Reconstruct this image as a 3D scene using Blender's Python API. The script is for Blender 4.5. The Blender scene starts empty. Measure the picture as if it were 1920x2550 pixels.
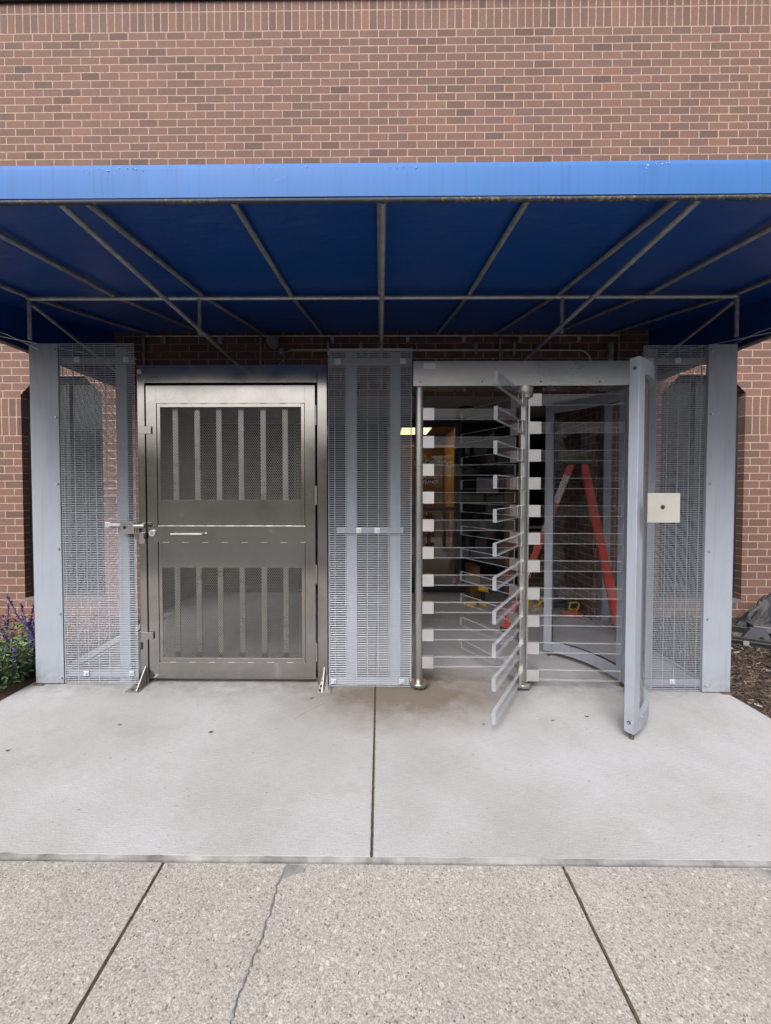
import bpy, math, random
from mathutils import Vector, Matrix, noise
random.seed(7)
R = math.radians
scene = bpy.context.scene
C = bpy.data.collections.new('place'); scene.collection.children.link(C)

# ------------------------------------------------------------ camera, sky, sun, exposure
cd = bpy.data.cameras.new('camera'); cam = bpy.data.objects.new('camera', cd); C.objects.link(cam)
cam.location = (0, -4.47, 1.40)
cam.rotation_euler = (R(90 - 1.5), 0, R(0.6))
cd.sensor_width = 36; cd.lens = 1032 / 2550 * 36
cd.shift_x = 24.8 / 2550; cd.shift_y = -26 / 2550
cd.clip_start = 0.05; cd.clip_end = 600
scene.camera = cam
SUN_EL, SUN_AZ = 45, 200          # azimuth from north(+Y) clockwise
w = bpy.data.worlds.new('World'); scene.world = w; w.use_nodes = True
nt = w.node_tree; bg = nt.nodes['Background']
sky = nt.nodes.new('ShaderNodeTexSky'); sky.sky_type = 'NISHITA'; sky.sun_disc = False
sky.sun_elevation = R(SUN_EL); sky.sun_rotation = R(SUN_AZ); sky.air_density = 1.0; sky.dust_density = 6.0; sky.ozone_density = 1.0
hs = nt.nodes.new('ShaderNodeHueSaturation'); hs.inputs['Saturation'].default_value = 0.35
nt.links.new(sky.outputs[0], hs.inputs['Color'])
tc = nt.nodes.new('ShaderNodeTexCoord'); sx = nt.nodes.new('ShaderNodeSeparateXYZ'); nt.links.new(tc.outputs['Generated'], sx.inputs[0])
mr = nt.nodes.new('ShaderNodeMapRange'); mr.inputs['From Min'].default_value = 0; mr.inputs['From Max'].default_value = 1; mr.inputs['To Min'].default_value = .55; mr.inputs['To Max'].default_value = 1.35; nt.links.new(sx.outputs['Z'], mr.inputs[0])
vm = nt.nodes.new('ShaderNodeVectorMath'); vm.operation = 'SCALE'; nt.links.new(hs.outputs[0], vm.inputs[0]); nt.links.new(mr.outputs[0], vm.inputs[3]); nt.links.new(vm.outputs[0], bg.inputs[0]); bg.inputs[1].default_value = 0.12
sl = bpy.data.lights.new('sun', 'SUN'); sl.energy = 1.5; sl.angle = R(35); sl.color = (1, .97, .93)
so = bpy.data.objects.new('sun', sl); C.objects.link(so)
sd = Vector((math.sin(R(SUN_AZ)) * math.cos(R(SUN_EL)), math.cos(R(SUN_AZ)) * math.cos(R(SUN_EL)), math.sin(R(SUN_EL))))
so.rotation_euler = (-sd).to_track_quat('-Z', 'Y').to_euler(); so.location = sd * 30
vs = scene.view_settings; vs.view_transform = 'Standard'; vs.look = 'None'; vs.exposure = 0.95; vs.gamma = 1; vs.use_curve_mapping = False
cy = scene.cycles
cy.use_denoising = True; cy.denoising_prefilter = 'ACCURATE'; cy.max_bounces = 10; cy.transparent_max_bounces = 40; cy.diffuse_bounces = 4; cy.glossy_bounces = 4; cy.caustics_reflective = False; cy.caustics_refractive = False

# ------------------------------------------------------------ helpers
class MB:
    def __init__(s): s.v = []; s.f = []; s.m = []
    def add(s, vs_, fs, m=0):
        b = len(s.v); s.v += [tuple(p) for p in vs_]
        for f in fs: s.f.append(tuple(b + i for i in f)); s.m.append(m)
        return s
    def box(s, x0, x1, y0, y1, z0, z1, m=0, M=None):
        p = [Vector(q) for q in ((x0,y0,z0),(x1,y0,z0),(x1,y1,z0),(x0,y1,z0),(x0,y0,z1),(x1,y0,z1),(x1,y1,z1),(x0,y1,z1))]
        if M: p = [M @ q for q in p]
        fs = [(0,3,2,1),(4,5,6,7),(0,1,5,4),(1,2,6,5),(2,3,7,6),(3,0,4,7)]
        if isinstance(m, (list, tuple)):
            b = len(s.v); s.v += [tuple(q) for q in p]
            for f, k in zip(fs, m): s.f.append(tuple(b + i for i in f)); s.m.append(k)
        else: s.add(p, fs, m)
        return s
    def tube(s, p, q, r, n=8, m=0, r2=None, cap=True):
        p = Vector(p); q = Vector(q); d = (q - p).normalized(); r2 = r if r2 is None else r2
        a = d.cross(Vector((0,0,1)) if abs(d.z) < .9 else Vector((1,0,0))).normalized(); b = d.cross(a)
        vs_ = [p + (a*math.cos(t)+b*math.sin(t))*r for t in [2*math.pi*i/n for i in range(n)]] + [q + (a*math.cos(t)+b*math.sin(t))*r2 for t in [2*math.pi*i/n for i in range(n)]]
        fs = [(i, (i+1) % n, n+(i+1) % n, n+i) for i in range(n)]
        if cap: fs += [tuple(range(n))[::-1], tuple(range(n, 2*n))]
        return s.add(vs_, fs, m)
    def path(s, pts, r, n=6, m=0):
        for a, b in zip(pts, pts[1:]): s.tube(a, b, r, n, m)
        return s
    def prism(s, pts, d, m=0):
        """pts: planar polygon (3-D), d: extrusion vector"""
        n = len(pts); d = Vector(d); P = [Vector(p) for p in pts]
        return s.add(P + [p + d for p in P], [tuple(range(n)), tuple(range(2*n-1, n-1, -1))] + [(i, n+i, n+(i+1) % n, (i+1) % n) for i in range(n)], m)
    def lathe(s, c, prof, n=20, m=0):
        c = Vector(c); vs_ = []; k = len(prof)
        for i in range(n):
            t = 2*math.pi*i/n
            vs_ += [c + Vector((r*math.cos(t), r*math.sin(t), z)) for r, z in prof]
        fs = [(i*k+j, ((i+1) % n)*k+j, ((i+1) % n)*k+j+1, i*k+j+1) for i in range(n) for j in range(k-1)]
        return s.add(vs_, fs, m)
    def build(s, name, mats, parent=None, smooth=False, bevel=0, fix=True):
        if not isinstance(mats, (list, tuple)): mats = [mats]
        o0 = Vector((0,0,0)); r = parent
        while r is not None:
            o0 = o0 + r.location; r = r.parent
        me = bpy.data.meshes.new(name)
        me.from_pydata([tuple(Vector(v) - o0) for v in s.v], [], s.f)
        for x in mats: me.materials.append(x)
        me.polygons.foreach_set('material_index', s.m)
        if smooth: me.polygons.foreach_set('use_smooth', [True]*len(s.f))
        me.update()
        if fix:
            import bmesh
            bm = bmesh.new(); bm.from_mesh(me); bmesh.ops.recalc_face_normals(bm, faces=bm.faces); bm.to_mesh(me); bm.free()
        if smooth:
            try: me.set_sharp_from_angle(angle=R(40))
            except Exception: pass
        o = bpy.data.objects.new(name, me); C.objects.link(o)
        if parent: o.parent = parent
        if bevel:
            b = o.modifiers.new('bevel', 'BEVEL'); b.width = bevel; b.segments = 2; b.limit_method = 'ANGLE'
        return o
def tag(o, label=None, cat=None, group=None, kind=None):
    for k, v in (('label', label), ('category', cat), ('group', group), ('kind', kind)):
        if v: o[k] = v
    return o
def thing(name, loc, label, cat, group=None):
    o = bpy.data.objects.new(name, None); o.empty_display_size = .1; C.objects.link(o); o.location = loc
    return tag(o, label, cat, group)
def bx(*a, **k): return MB().box(*a, **k)

# ------------------------------------------------------------ materials
class N:
    def __init__(s, name):
        s.mat = bpy.data.materials.new(name); s.mat.use_nodes = True; s.t = s.mat.node_tree
        s.b = s.t.nodes['Principled BSDF']; s.out = s.t.nodes['Material Output']; s.co = None
    def n(s, typ, **kw):
        x = s.t.nodes.new(typ)
        for k, v in kw.items():
            if isinstance(k, str) and k.startswith('i_'): x.inputs[k[2:].replace('_', ' ')].default_value = v
            else: setattr(x, k, v)
        return x
    def l(s, a, b): s.t.links.new(a, b)
    def obj(s):
        if s.co is None: s.co = s.n('ShaderNodeTexCoord').outputs['Object']
        return s.co
    def mapped(s, scale, loc=(0,0,0)):
        m = s.n('ShaderNodeMapping'); m.inputs['Scale'].default_value = scale; m.inputs['Location'].default_value = loc
        s.l(s.obj(), m.inputs['Vector']); return m.outputs[0]
    def noise(s, scale, detail=4, rough=.6, vec=None, dist=0):
        x = s.n('ShaderNodeTexNoise'); x.inputs['Scale'].default_value = scale; x.inputs['Detail'].default_value = detail
        x.inputs['Roughness'].default_value = rough; x.inputs['Distortion'].default_value = dist
        s.l(vec if vec is not None else s.obj(), x.inputs['Vector']); return x.outputs['Fac']
    def ramp(s, fac, stops):
        x = s.n('ShaderNodeValToRGB'); e = x.color_ramp.elements
        while len(e) < len(stops): e.new(.5)
        for q, (p, c) in zip(e, stops): q.position = p; q.color = (*c, 1) if len(c) == 3 else c
        s.l(fac, x.inputs[0]); return x.outputs[0]
    def mix(s, a, b, fac, typ='MIX'):
        x = s.n('ShaderNodeMix'); x.data_type = 'RGBA'; x.blend_type = typ
        for i, v in ((6, a), (7, b), (0, fac)):
            if hasattr(v, 'links') or hasattr(v, 'is_linked'): s.l(v, x.inputs[i])
            else: x.inputs[i].default_value = (*v, 1) if isinstance(v, (tuple, list)) else v
        return x.outputs[2]
    def math(s, op, a, b=0):
        x = s.n('ShaderNodeMath'); x.operation = op
        for i, v in ((0, a), (1, b)):
            if hasattr(v, 'is_linked'): s.l(v, x.inputs[i])
            else: x.inputs[i].default_value = v
        return x.outputs[0]
    def bump(s, h, strength=.3, dist=.003):
        x = s.n('ShaderNodeBump'); x.inputs['Strength'].default_value = strength; x.inputs['Distance'].default_value = dist
        s.l(h, x.inputs['Height']); s.l(x.outputs[0], s.b.inputs['Normal'])
    def col(s, c):
        if hasattr(c, 'is_linked'): s.l(c, s.b.inputs['Base Color'])
        else: s.b.inputs['Base Color'].default_value = (*c, 1)
    def rough(s, v):
        if hasattr(v, 'is_linked'): s.l(v, s.b.inputs['Roughness'])
        else: s.b.inputs['Roughness'].default_value = v
def paint(name, c, rough=.5, metal=0, var=.12, sc=6, spec=.5, bump=0):
    k = N(name); d = tuple(x*(1-var) for x in c); e = tuple(min(1, x*(1+var)) for x in c)
    k.col(k.ramp(k.noise(sc, 5), [(.3, d), (.7, e)])); k.rough(rough)
    k.b.inputs['Metallic'].default_value = metal; k.b.inputs['Specular IOR Level'].default_value = spec
    if bump: k.bump(k.noise(sc*12, 3), bump, .002)
    return k.mat

def brick_mat(name, ax='X', soldier=False, dark=1.0):
    k = N(name); sp = k.n('ShaderNodeSeparateXYZ'); k.l(k.obj(), sp.inputs[0])
    h = sp.outputs[ax]; z = sp.outputs['Z']
    hw = k.math('ADD', h, k.math('MULTIPLY', k.math('SUBTRACT', k.noise(9, 2), .5), .007))
    zw = k.math('ADD', z, k.math('MULTIPLY', k.math('SUBTRACT', k.noise(3.1, 2, vec=k.mapped((1,1,3))), .5), .006))
    cb = k.n('ShaderNodeCombineXYZ')
    if soldier:
        k.l(k.math('ADD', zw, 10*.2035 - (6.228 % .2035) if soldier == 'top' else 10*.2035 - (1.995 % .2035)), cb.inputs[0]); k.l(k.math('ADD', hw, 81.37*.0814), cb.inputs[1])
    else:
        k.l(k.math('ADD', hw, 10*.2032 + .0152), cb.inputs[0]); k.l(k.math('ADD', zw, 10*.0814 - (6.228 % .0814)), cb.inputs[1])
    b = k.n('ShaderNodeTexBrick'); k.l(cb.outputs[0], b.inputs['Vector'])
    b.offset = 0 if soldier else .5; b.offset_frequency = 2
    b.inputs['Scale'].default_value = 1; b.inputs['Brick Width'].default_value = .2035 if soldier else .2032; b.inputs['Row Height'].default_value = .0814
    b.inputs['Mortar Size'].default_value = .0055; b.inputs['Mortar Smooth'].default_value = .15; b.inputs['Bias'].default_value = -.1
    b.inputs['Color1'].default_value = (.168, .091, .072, 1); b.inputs['Color2'].default_value = (.124, .076, .063, 1); b.inputs['Mortar'].default_value = (.37, .275, .215, 1)
    sp2 = k.n('ShaderNodeTexBrick'); k.l(cb.outputs[0], sp2.inputs['Vector']); sp2.offset = b.offset; sp2.offset_frequency = 2
    for q in ('Scale', 'Brick Width', 'Row Height', 'Mortar Size', 'Mortar Smooth'): sp2.inputs[q].default_value = b.inputs[q].default_value
    fac = b.outputs['Fac']
    sp2.inputs['Color1'].default_value = (0,0,0,1); sp2.inputs['Color2'].default_value = (1,1,1,1); sp2.inputs['Mortar'].default_value = (.5,.5,.5,1); sp2.inputs['Bias'].default_value = 0
    off2 = k.n('ShaderNodeVectorMath'); off2.operation = 'ADD'; k.l(cb.outputs[0], off2.inputs[0]); off2.inputs[1].default_value = (.2035*38, .0814*26, 0); k.l(off2.outputs[0], sp2.inputs['Vector'])
    odd = k.ramp(sp2.outputs['Color'], [(0, (.70,.72,.76)), (.14, (.90,.90,.91)), (.5, (1,1,1)), (.86, (1.04,1.02,1.0)), (1, (1.16,1.08,1.03))])
    g = k.ramp(k.noise(55, 5, .7), [(.3, (.72,.72,.72)), (.5, (1,1,1)), (.75, (1.16,1.13,1.1))])
    c = k.mix(k.mix(b.outputs['Color'], odd, k.math('SUBTRACT', 1, fac), 'MULTIPLY'), g, k.math('SUBTRACT', 1, fac), 'MULTIPLY')
    c = k.mix(c, k.ramp(k.noise(24, 4, .7), [(.35, (.72,.72,.74)), (.6, (1.06,1.05,1.04))]), k.math('MULTIPLY', fac, .9), 'MULTIPLY')
    g2 = k.ramp(k.noise(2.3, 4), [(.3, (.9,.9,.92)), (.7, (1.06,1.04,1.0))])
    c = k.mix(c, g2, 1.0, 'MULTIPLY')
    # pits and dark flecks
    fl = k.ramp(k.noise(130, 2, .5), [(.30, (.45,.42,.42)), (.37, (1,1,1))])
    c = k.mix(c, fl, .8, 'MULTIPLY')
    k.col(c); k.rough(.88)
    hgt = k.math('ADD', k.math('MULTIPLY', k.math('SUBTRACT', 1, fac), 1.0), k.math('MULTIPLY', k.noise(70, 4), .5))
    k.bump(hgt, .9, .008)
    return k.mat

def steel(name, base=(.50,.49,.47), r0=.26, r1=.42, metal=1):
    k = N(name)
    c = k.ramp(k.noise(2.6, 6, .65), [(.25, tuple(x*.82 for x in base)), (.5, base), (.78, tuple(x*1.12 for x in base))])
    sm = k.ramp(k.noise(5.0, 7, .72, dist=1.0), [(.60, (0,0,0)), (.74, (1,1,1))])
    c = k.mix(c, (.70,.70,.69), k.math('MULTIPLY', sm, .22)); k.col(c)
    st = k.noise(14, 4, .7, vec=k.mapped((1.5, 1, 40)))
    rr = k.n('ShaderNodeMapRange'); rr.inputs['From Min'].default_value = .3; rr.inputs['From Max'].default_value = .7; rr.inputs['To Min'].default_value = r0; rr.inputs['To Max'].default_value = r1
    k.l(k.math('ADD', k.math('MULTIPLY', k.noise(3.5, 5), .6), k.math('MULTIPLY', st, .4)), rr.inputs[0]); k.rough(rr.outputs[0])
    k.b.inputs['Metallic'].default_value = metal
    k.l(k.math('SUBTRACT', metal, k.math('MULTIPLY', sm, .25)), k.b.inputs['Metallic'])
    k.bump(k.noise(1.3, 2), .12, .008)
    return k.mat

M = {}
M['brick'] = brick_mat('brick_running'); M['brick_y'] = brick_mat('brick_return', 'Y'); M['soldier'] = brick_mat('brick_soldier_top', 'X', 'top'); M['soldier2'] = brick_mat('brick_soldier_band', 'X', 'band')
M['stainless'] = steel('brushed_stainless', (.375,.36,.345), .08, .21); M['stainless2'] = steel('bright_stainless', (.42,.415,.40), .22, .40)
M['strand'] = paint('dark_strand_steel', (.17,.165,.155), .38, .6, .15, 20); M['sleeve'] = steel('satin_sleeve', (.56,.55,.545), .34, .5, .85); M['stainless_d'] = steel('dull_stainless', (.36,.35,.34), .4, .6, .9)
M['panel'] = paint('grey_powder_coat', (.265,.29,.34), .5, 0, .05, 5, .5)
def panel_mat():
    k = N('grey_powder_coat_worn'); sp = k.n('ShaderNodeSeparateXYZ'); k.l(k.obj(), sp.inputs[0])
    c = k.ramp(k.noise(4, 5), [(.3, (.248,.272,.320)), (.7, (.280,.305,.356))])
    dr = k.ramp(k.noise(11, 5, .65, vec=k.mapped((2.2, 2.2, .14))), [(.52, (1,1,1)), (.72, (.80,.80,.80))]); c = k.mix(c, dr, .8, 'MULTIPLY')
    low = k.math('MAXIMUM', k.math('SUBTRACT', 1, k.math('MULTIPLY', sp.outputs['Z'], 5)), 0)
    c = k.mix(c, (.13,.115,.10), k.math('MULTIPLY', low, k.ramp(k.noise(22, 5, .7), [(.38, (0,0,0)), (.75, (.8,.8,.8))])))
    scr = k.ramp(k.noise(7, 8, .8, dist=2.2, vec=k.mapped((1, 1, .5))), [(.685, (0,0,0)), (.72, (1,1,1))]); c = k.mix(c, (.13,.14,.16), k.math('MULTIPLY', scr, .4))
    k.col(c); k.rough(k.ramp(k.noise(9, 4), [(.3, (.38,.38,.38)), (.7, (.55,.55,.55))])); k.bump(k.noise(3, 3), .10, .01); return k.mat
M['panel'] = panel_mat()
M['wire'] = paint('galvanised_wire', (.295,.318,.36), .42, .35, .1, 20)
M['pipe'] = paint('weathered_pipe', (.31,.32,.33), .5, .5, .3, 18)
M['pipe_l'] = paint('pale_pipe', (.42,.425,.43), .45, .5, .2, 18)
M['zinc'] = paint('zinc_plate', (.55,.58,.62), .38, .6, .12, 30)
M['black'] = paint('black_plastic', (.018,.018,.02), .45, 0, .2, 20)
M['frame_dark'] = paint('dark_bronze_frame', (.022,.022,.026), .4, 0, .2, 10)
M['rust'] = paint('rusty_bolt', (.10,.075,.05), .7, .3, .3, 60)
M['yellow'] = paint('yellow_tool', (.62,.38,.03), .45, 0, .15, 20)
M['orange'] = paint('orange_fibreglass', (.44,.045,.024), .42, 0, .12, 8)
M['canvas'] = paint('beige_canvas', (.33,.29,.23), .9, 0, .25, 14, .2, .5)
M['white'] = paint('white_paper', (.72,.72,.72), .7, 0, .08, 30)
M['alum'] = paint('aluminium', (.55,.56,.57), .4, .8, .1, 30)
M['stone'] = paint('buff_stone', (.42,.38,.28), .8, 0, .25, 12, .3, .4)
M['sill'] = paint('grey_sill', (.13,.115,.11), .8, 0, .2, 14); M['soffit'] = paint('grey_soffit', (.20,.18,.18), .8, 0, .15, 5)
M['yellow_wall'] = paint('ochre_wall', (.42,.25,.08), .7, 0, .08, 3)
M['ceil'] = paint('interior_ceiling', (.34,.22,.10), .8, 0, .06, 3)
M['brown_wall'] = paint('brown_wall', (.13,.07,.035), .7, 0, .15, 3)
M['floor_in'] = paint('interior_floor', (.09,.07,.055), .35, 0, .15, 4)
M['plywood'] = paint('plywood', (.13,.075,.035), .8, 0, .25, 4, .3)
M['text'] = paint('frosted_lettering', (.95,.94,.92), .7, 0, .04, 30)
M['grey_notice'] = paint('grey_notice', (.22,.22,.24), .6, 0, .12, 12)
M['red'] = paint('red_sticker', (.5,.04,.04), .6)

def make_glass_dark(nm='dark_window_glass', ior=1.6):
    k = N(nm); k.col(k.ramp(k.noise(2, 2), [(.3, (.008,.01,.012)), (.7, (.016,.017,.018))])); k.rough(.03); k.b.inputs['IOR'].default_value = ior
    k.bump(k.noise(.8, 1), .1, .004); return k.mat
M['glass_dark'] = make_glass_dark(); M['glass_store'] = make_glass_dark('storefront_glass', 1.3)
def thin(name, tint, f0=.05, rough=.01):
    k = N(name); k.t.nodes.remove(k.b)
    tr = k.n('ShaderNodeBsdfTransparent'); tr.inputs[0].default_value = (*tint, 1)
    gl = k.n('ShaderNodeBsdfGlossy'); gl.inputs['Roughness'].default_value = rough
    lw = k.n('ShaderNodeLayerWeight'); fz = k.math('ADD', f0, k.math('MULTIPLY', 1-f0, k.math('POWER', lw.outputs['Facing'], 5)))
    df = k.n('ShaderNodeBsdfDiffuse'); df.inputs['Color'].default_value = (.5,.5,.52,1)
    sc_ = k.ramp(k.noise(9, 5, .7), [(.5, (0,0,0)), (.85, (.03,.03,.03))])
    mx = k.n('ShaderNodeMixShader'); k.l(fz, mx.inputs[0]); k.l(tr.outputs[0], mx.inputs[1]); k.l(gl.outputs[0], mx.inputs[2])
    m2 = k.n('ShaderNodeMixShader'); k.l(sc_, m2.inputs[0]); k.l(mx.outputs[0], m2.inputs[1]); k.l(df.outputs[0], m2.inputs[2])
    k.l(m2.outputs[0], k.out.inputs[0]); return k.mat
M['glass'] = thin('door_glass', (.95,.95,.95))
M['acrylic'] = thin('clear_acrylic', (.97,.97,.98), .03)
M['poly'] = thin('clear_sheet', (.96,.96,.97), .02)
def edge():
    k = N('sawn_acrylic_edge'); k.t.nodes.remove(k.b); c = k.ramp(k.noise(30, 3), [(.3, (.50,.52,.57)), (.7, (.60,.62,.66))])
    d = k.n('ShaderNodeBsdfDiffuse'); t = k.n('ShaderNodeBsdfTranslucent'); k.l(c, d.inputs[0]); k.l(c, t.inputs[0])
    m = k.n('ShaderNodeMixShader'); m.inputs[0].default_value = .4; k.l(d.outputs[0], m.inputs[1]); k.l(t.outputs[0], m.inputs[2])
    q = k.n('ShaderNodeBsdfTransparent'); m2 = k.n('ShaderNodeMixShader'); m2.inputs[0].default_value = .5; k.l(m.outputs[0], m2.inputs[1]); k.l(q.outputs[0], m2.inputs[2]); k.l(m2.outputs[0], k.out.inputs[0]); return k.mat
M['acr_edge'] = edge()

def fabric(name, c, streak=True):
    k = N(name)
    s1 = k.noise(40, 3, .6, vec=k.mapped((1, 1, .03)))
    s0 = k.noise(70, 2, .5, vec=k.mapped((1, 1, .012)))
    base = k.ramp(k.math('ADD', k.math('MULTIPLY', s1, .5), k.math('MULTIPLY', s0, .5)), [(.38, tuple(x*.87 for x in c)), (.46, tuple(x*.96 for x in c)), (.6, c)])
    big = k.ramp(k.noise(1.5, 4), [(.3, (.9,.9,.92)), (.7, (1.05,1.04,1.02))])
    base = k.mix(base, big, 1.0, 'MULTIPLY')
    scr = k.ramp(k.noise(6, 8, .75, vec=k.mapped((.6, 1, 3)), dist=1.5), [(.70, (0,0,0)), (.78, (1,1,1))])
    base = k.mix(base, (.45,.55,.75), k.math('MULTIPLY', scr, .3))
    k.col(base); k.rough(.62); k.b.inputs['Specular IOR Level'].default_value = .3
    k.bump(k.noise(3, 3, vec=k.mapped((1, 1, .4))), .35, .01); return k.mat
M['fabric'] = fabric('blue_vinyl', (.037,.132,.37))
def roof_fabric():
    k = N('blue_vinyl_roof'); k.col(k.ramp(k.noise(2, 4), [(.3, (.005,.052,.235)), (.7, (.007,.066,.29))])); k.rough(.38)
    k.bump(k.noise(2.6, 4, vec=k.mapped((.5,1,1))), .6, .03)
    tl = k.n('ShaderNodeBsdfTranslucent'); tl.inputs[0].default_value = (.03,.16,.62,1)
    mx = k.n('ShaderNodeMixShader'); mx.inputs[0].default_value = .04; k.l(k.b.outputs[0], mx.inputs[1]); k.l(tl.outputs[0], mx.inputs[2]); k.l(mx.outputs[0], k.out.inputs[0]); return k.mat
M['fabric_roof'] = roof_fabric()
def lip():
    k = N('mildewed_hem'); a = k.noise(90, 3, .6, vec=k.mapped((1,1,.6))); b = k.noise(1.6, 3, .6)
    mk = k.math('MULTIPLY', a, k.math('ADD', b, .38)); y = k.ramp(mk, [(.47, (.02,.025,.045)), (.56, (.10,.08,.035)), (.68, (.26,.21,.11))])
    k.col(y); k.rough(.75); return k.mat
M['lip'] = lip()

def concrete():
    k = N('broomed_concrete')
    st = k.noise(16, 4, .7, vec=k.mapped((1.2, 22, 1)))
    c = k.ramp(st, [(.3, (.285,.285,.295)), (.7, (.385,.39,.405))])
    c = k.mix(c, k.ramp(k.noise(1.1, 5, .6), [(.35, (.85,.835,.81)), (.65, (1.06,1.06,1.07))]), 1.0, 'MULTIPLY')
    # brown stain round the middle posts
    sp = k.n('ShaderNodeSeparateXYZ'); k.l(k.obj(), sp.inputs[0])
    dx = k.math('DIVIDE', k.math('SUBTRACT', sp.outputs['X'], .18), .75); dy = k.math('DIVIDE', k.math('SUBTRACT', sp.outputs['Y'], -1.62), .46)
    rr = k.math('SQRT', k.math('ADD', k.math('MULTIPLY', dx, dx), k.math('MULTIPLY', dy, dy)))
    d = k.math('SUBTRACT', 1.35, rr); nz = k.noise(5, 7, .75)
    f = k.math('MULTIPLY', k.ramp(k.math('MULTIPLY', k.math('MAXIMUM', d, 0), k.math('MULTIPLY', nz, 2.1)), [(.12, (0,0,0)), (1.0, (1,1,1))]), 1)
    c = k.mix(c, (.14,.115,.09), f)
    # small stains elsewhere
    s2 = k.ramp(k.noise(3.2, 6, .7), [(.56, (0,0,0)), (.74, (1,1,1))]); c = k.mix(c, (.22,.19,.155), k.math('MULTIPLY', s2, .32))
    sk = k.ramp(k.noise(45, 2, .5), [(.24, (.35,.33,.3)), (.29, (1,1,1))]); c = k.mix(c, sk, .7, 'MULTIPLY')
    sk2 = k.ramp(k.noise(160, 3, .6), [(.3, (.8,.8,.8)), (.6, (1.04,1.04,1.04))]); c = k.mix(c, sk2, .8, 'MULTIPLY')
    # traffic dirt and grime collecting along the foot of the enclosure
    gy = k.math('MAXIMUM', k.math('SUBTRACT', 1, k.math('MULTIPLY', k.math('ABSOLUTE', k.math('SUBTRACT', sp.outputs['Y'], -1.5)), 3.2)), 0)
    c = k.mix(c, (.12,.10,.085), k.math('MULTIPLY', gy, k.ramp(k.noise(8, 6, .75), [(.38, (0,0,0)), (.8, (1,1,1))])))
    scf = k.ramp(k.noise(4, 6, .75, vec=k.mapped((1, 2.5, 1), (5,2,0)), dist=1.4), [(.66, (0,0,0)), (.72, (1,1,1))]); c = k.mix(c, (.17,.15,.13), k.math('MULTIPLY', scf, .18))
    k.col(c); k.rough(.85); k.bump(k.math('ADD', st, k.math('MULTIPLY', k.noise(120, 3), .6)), .5, .004); return k.mat
M['concrete'] = concrete()
def aggregate():
    k = N('exposed_aggregate')
    wv = k.n('ShaderNodeVectorMath'); wv.operation = 'ADD'; k.l(k.obj(), wv.inputs[0])
    nn = k.n('ShaderNodeTexNoise'); nn.inputs['Scale'].default_value = 60; k.l(k.obj(), nn.inputs['Vector'])
    sc_ = k.n('ShaderNodeVectorMath'); sc_.operation = 'SCALE'; sc_.inputs[3].default_value = .008; k.l(nn.outputs['Color'], sc_.inputs[0]); k.l(sc_.outputs[0], wv.inputs[1])
    def vor(scale):
        v = k.n('ShaderNodeTexVoronoi'); v.inputs['Scale'].default_value = scale; v.inputs['Randomness'].default_value = 1; k.l(wv.outputs[0], v.inputs['Vector']); return v
    v1 = vor(150); v2 = vor(66); v3 = vor(300)
    s1 = k.n('ShaderNodeSeparateColor'); k.l(v1.outputs['Color'], s1.inputs[0])
    s2 = k.n('ShaderNodeSeparateColor'); k.l(v2.outputs['Color'], s2.inputs[0])
    s3 = k.n('ShaderNodeSeparateColor'); k.l(v3.outputs['Color'], s3.inputs[0])
    c = k.ramp(s1.outputs[0], [(0, (.27,.235,.215)), (.3, (.36,.325,.30)), (.65, (.43,.395,.365)), (.92, (.52,.49,.46))])
    c = k.mix(c, k.ramp(s3.outputs[0], [(0, (.20,.17,.155)), (.35, (.36,.33,.31)), (.7, (.44,.41,.385)), (1, (.70,.67,.64))]), .55)
    big = k.ramp(s2.outputs[1], [(0, (.20,.155,.14)), (.25, (.44,.38,.35)), (.6, (.56,.52,.485)), (1, (.64,.61,.575))])
    msk = k.math('MULTIPLY', k.math('GREATER_THAN', s2.outputs[0], .84), k.math('LESS_THAN', v2.outputs['Distance'], .42))
    c = k.mix(c, big, k.math('MULTIPLY', msk, .8))
    dk = k.math('MULTIPLY', k.math('GREATER_THAN', s1.outputs[2], .965), k.math('LESS_THAN', v1.outputs['Distance'], .5)); c = k.mix(c, (.13,.10,.085), k.math('MULTIPLY', dk, .8))
    c = k.mix(c, k.ramp(k.noise(1.4, 4), [(.3, (.92,.91,.91)), (.7, (1.06,1.05,1.04))]), 1.0, 'MULTIPLY')
    c = k.mix(c, k.ramp(k.noise(.9, 5, .65, vec=k.mapped((1,1,1),(3,1,0))), [(.3, (.59,.605,.60)), (.7, (.715,.73,.73))]), 1.0, 'MULTIPLY')
    gum = k.ramp(k.noise(7, 2, .4), [(.20, (.62,.60,.58)), (.25, (1,1,1))]); c = k.mix(c, gum, .7, 'MULTIPLY')
    k.col(c); k.rough(.85); k.bump(k.math('ADD', k.math('MULTIPLY', v1.outputs['Distance'], -1), k.noise(160, 3)), .28, .004); return k.mat
M['aggregate'] = aggregate()
M['joint'] = paint('joint_filler', (.075,.058,.042), .95, 0, .5, 60, .2, .6)
M['sealant'] = paint('grey_sealant', (.15,.15,.155), .6, 0, .4, 35, .4, .6)
M['mortar'] = paint('mortar_smear', (.19,.19,.19), .8, 0, .5, 9, .3, .7)
M['asphalt'] = paint('asphalt', (.05,.05,.052), .9, 0, .2, 20)
M['lawn'] = paint('lawn', (.06,.068,.042), .95, 0, .35, 3, .1)
M['soil'] = paint('soil', (.045,.032,.026), .95, 0, .4, 30, .2, .8)

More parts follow.
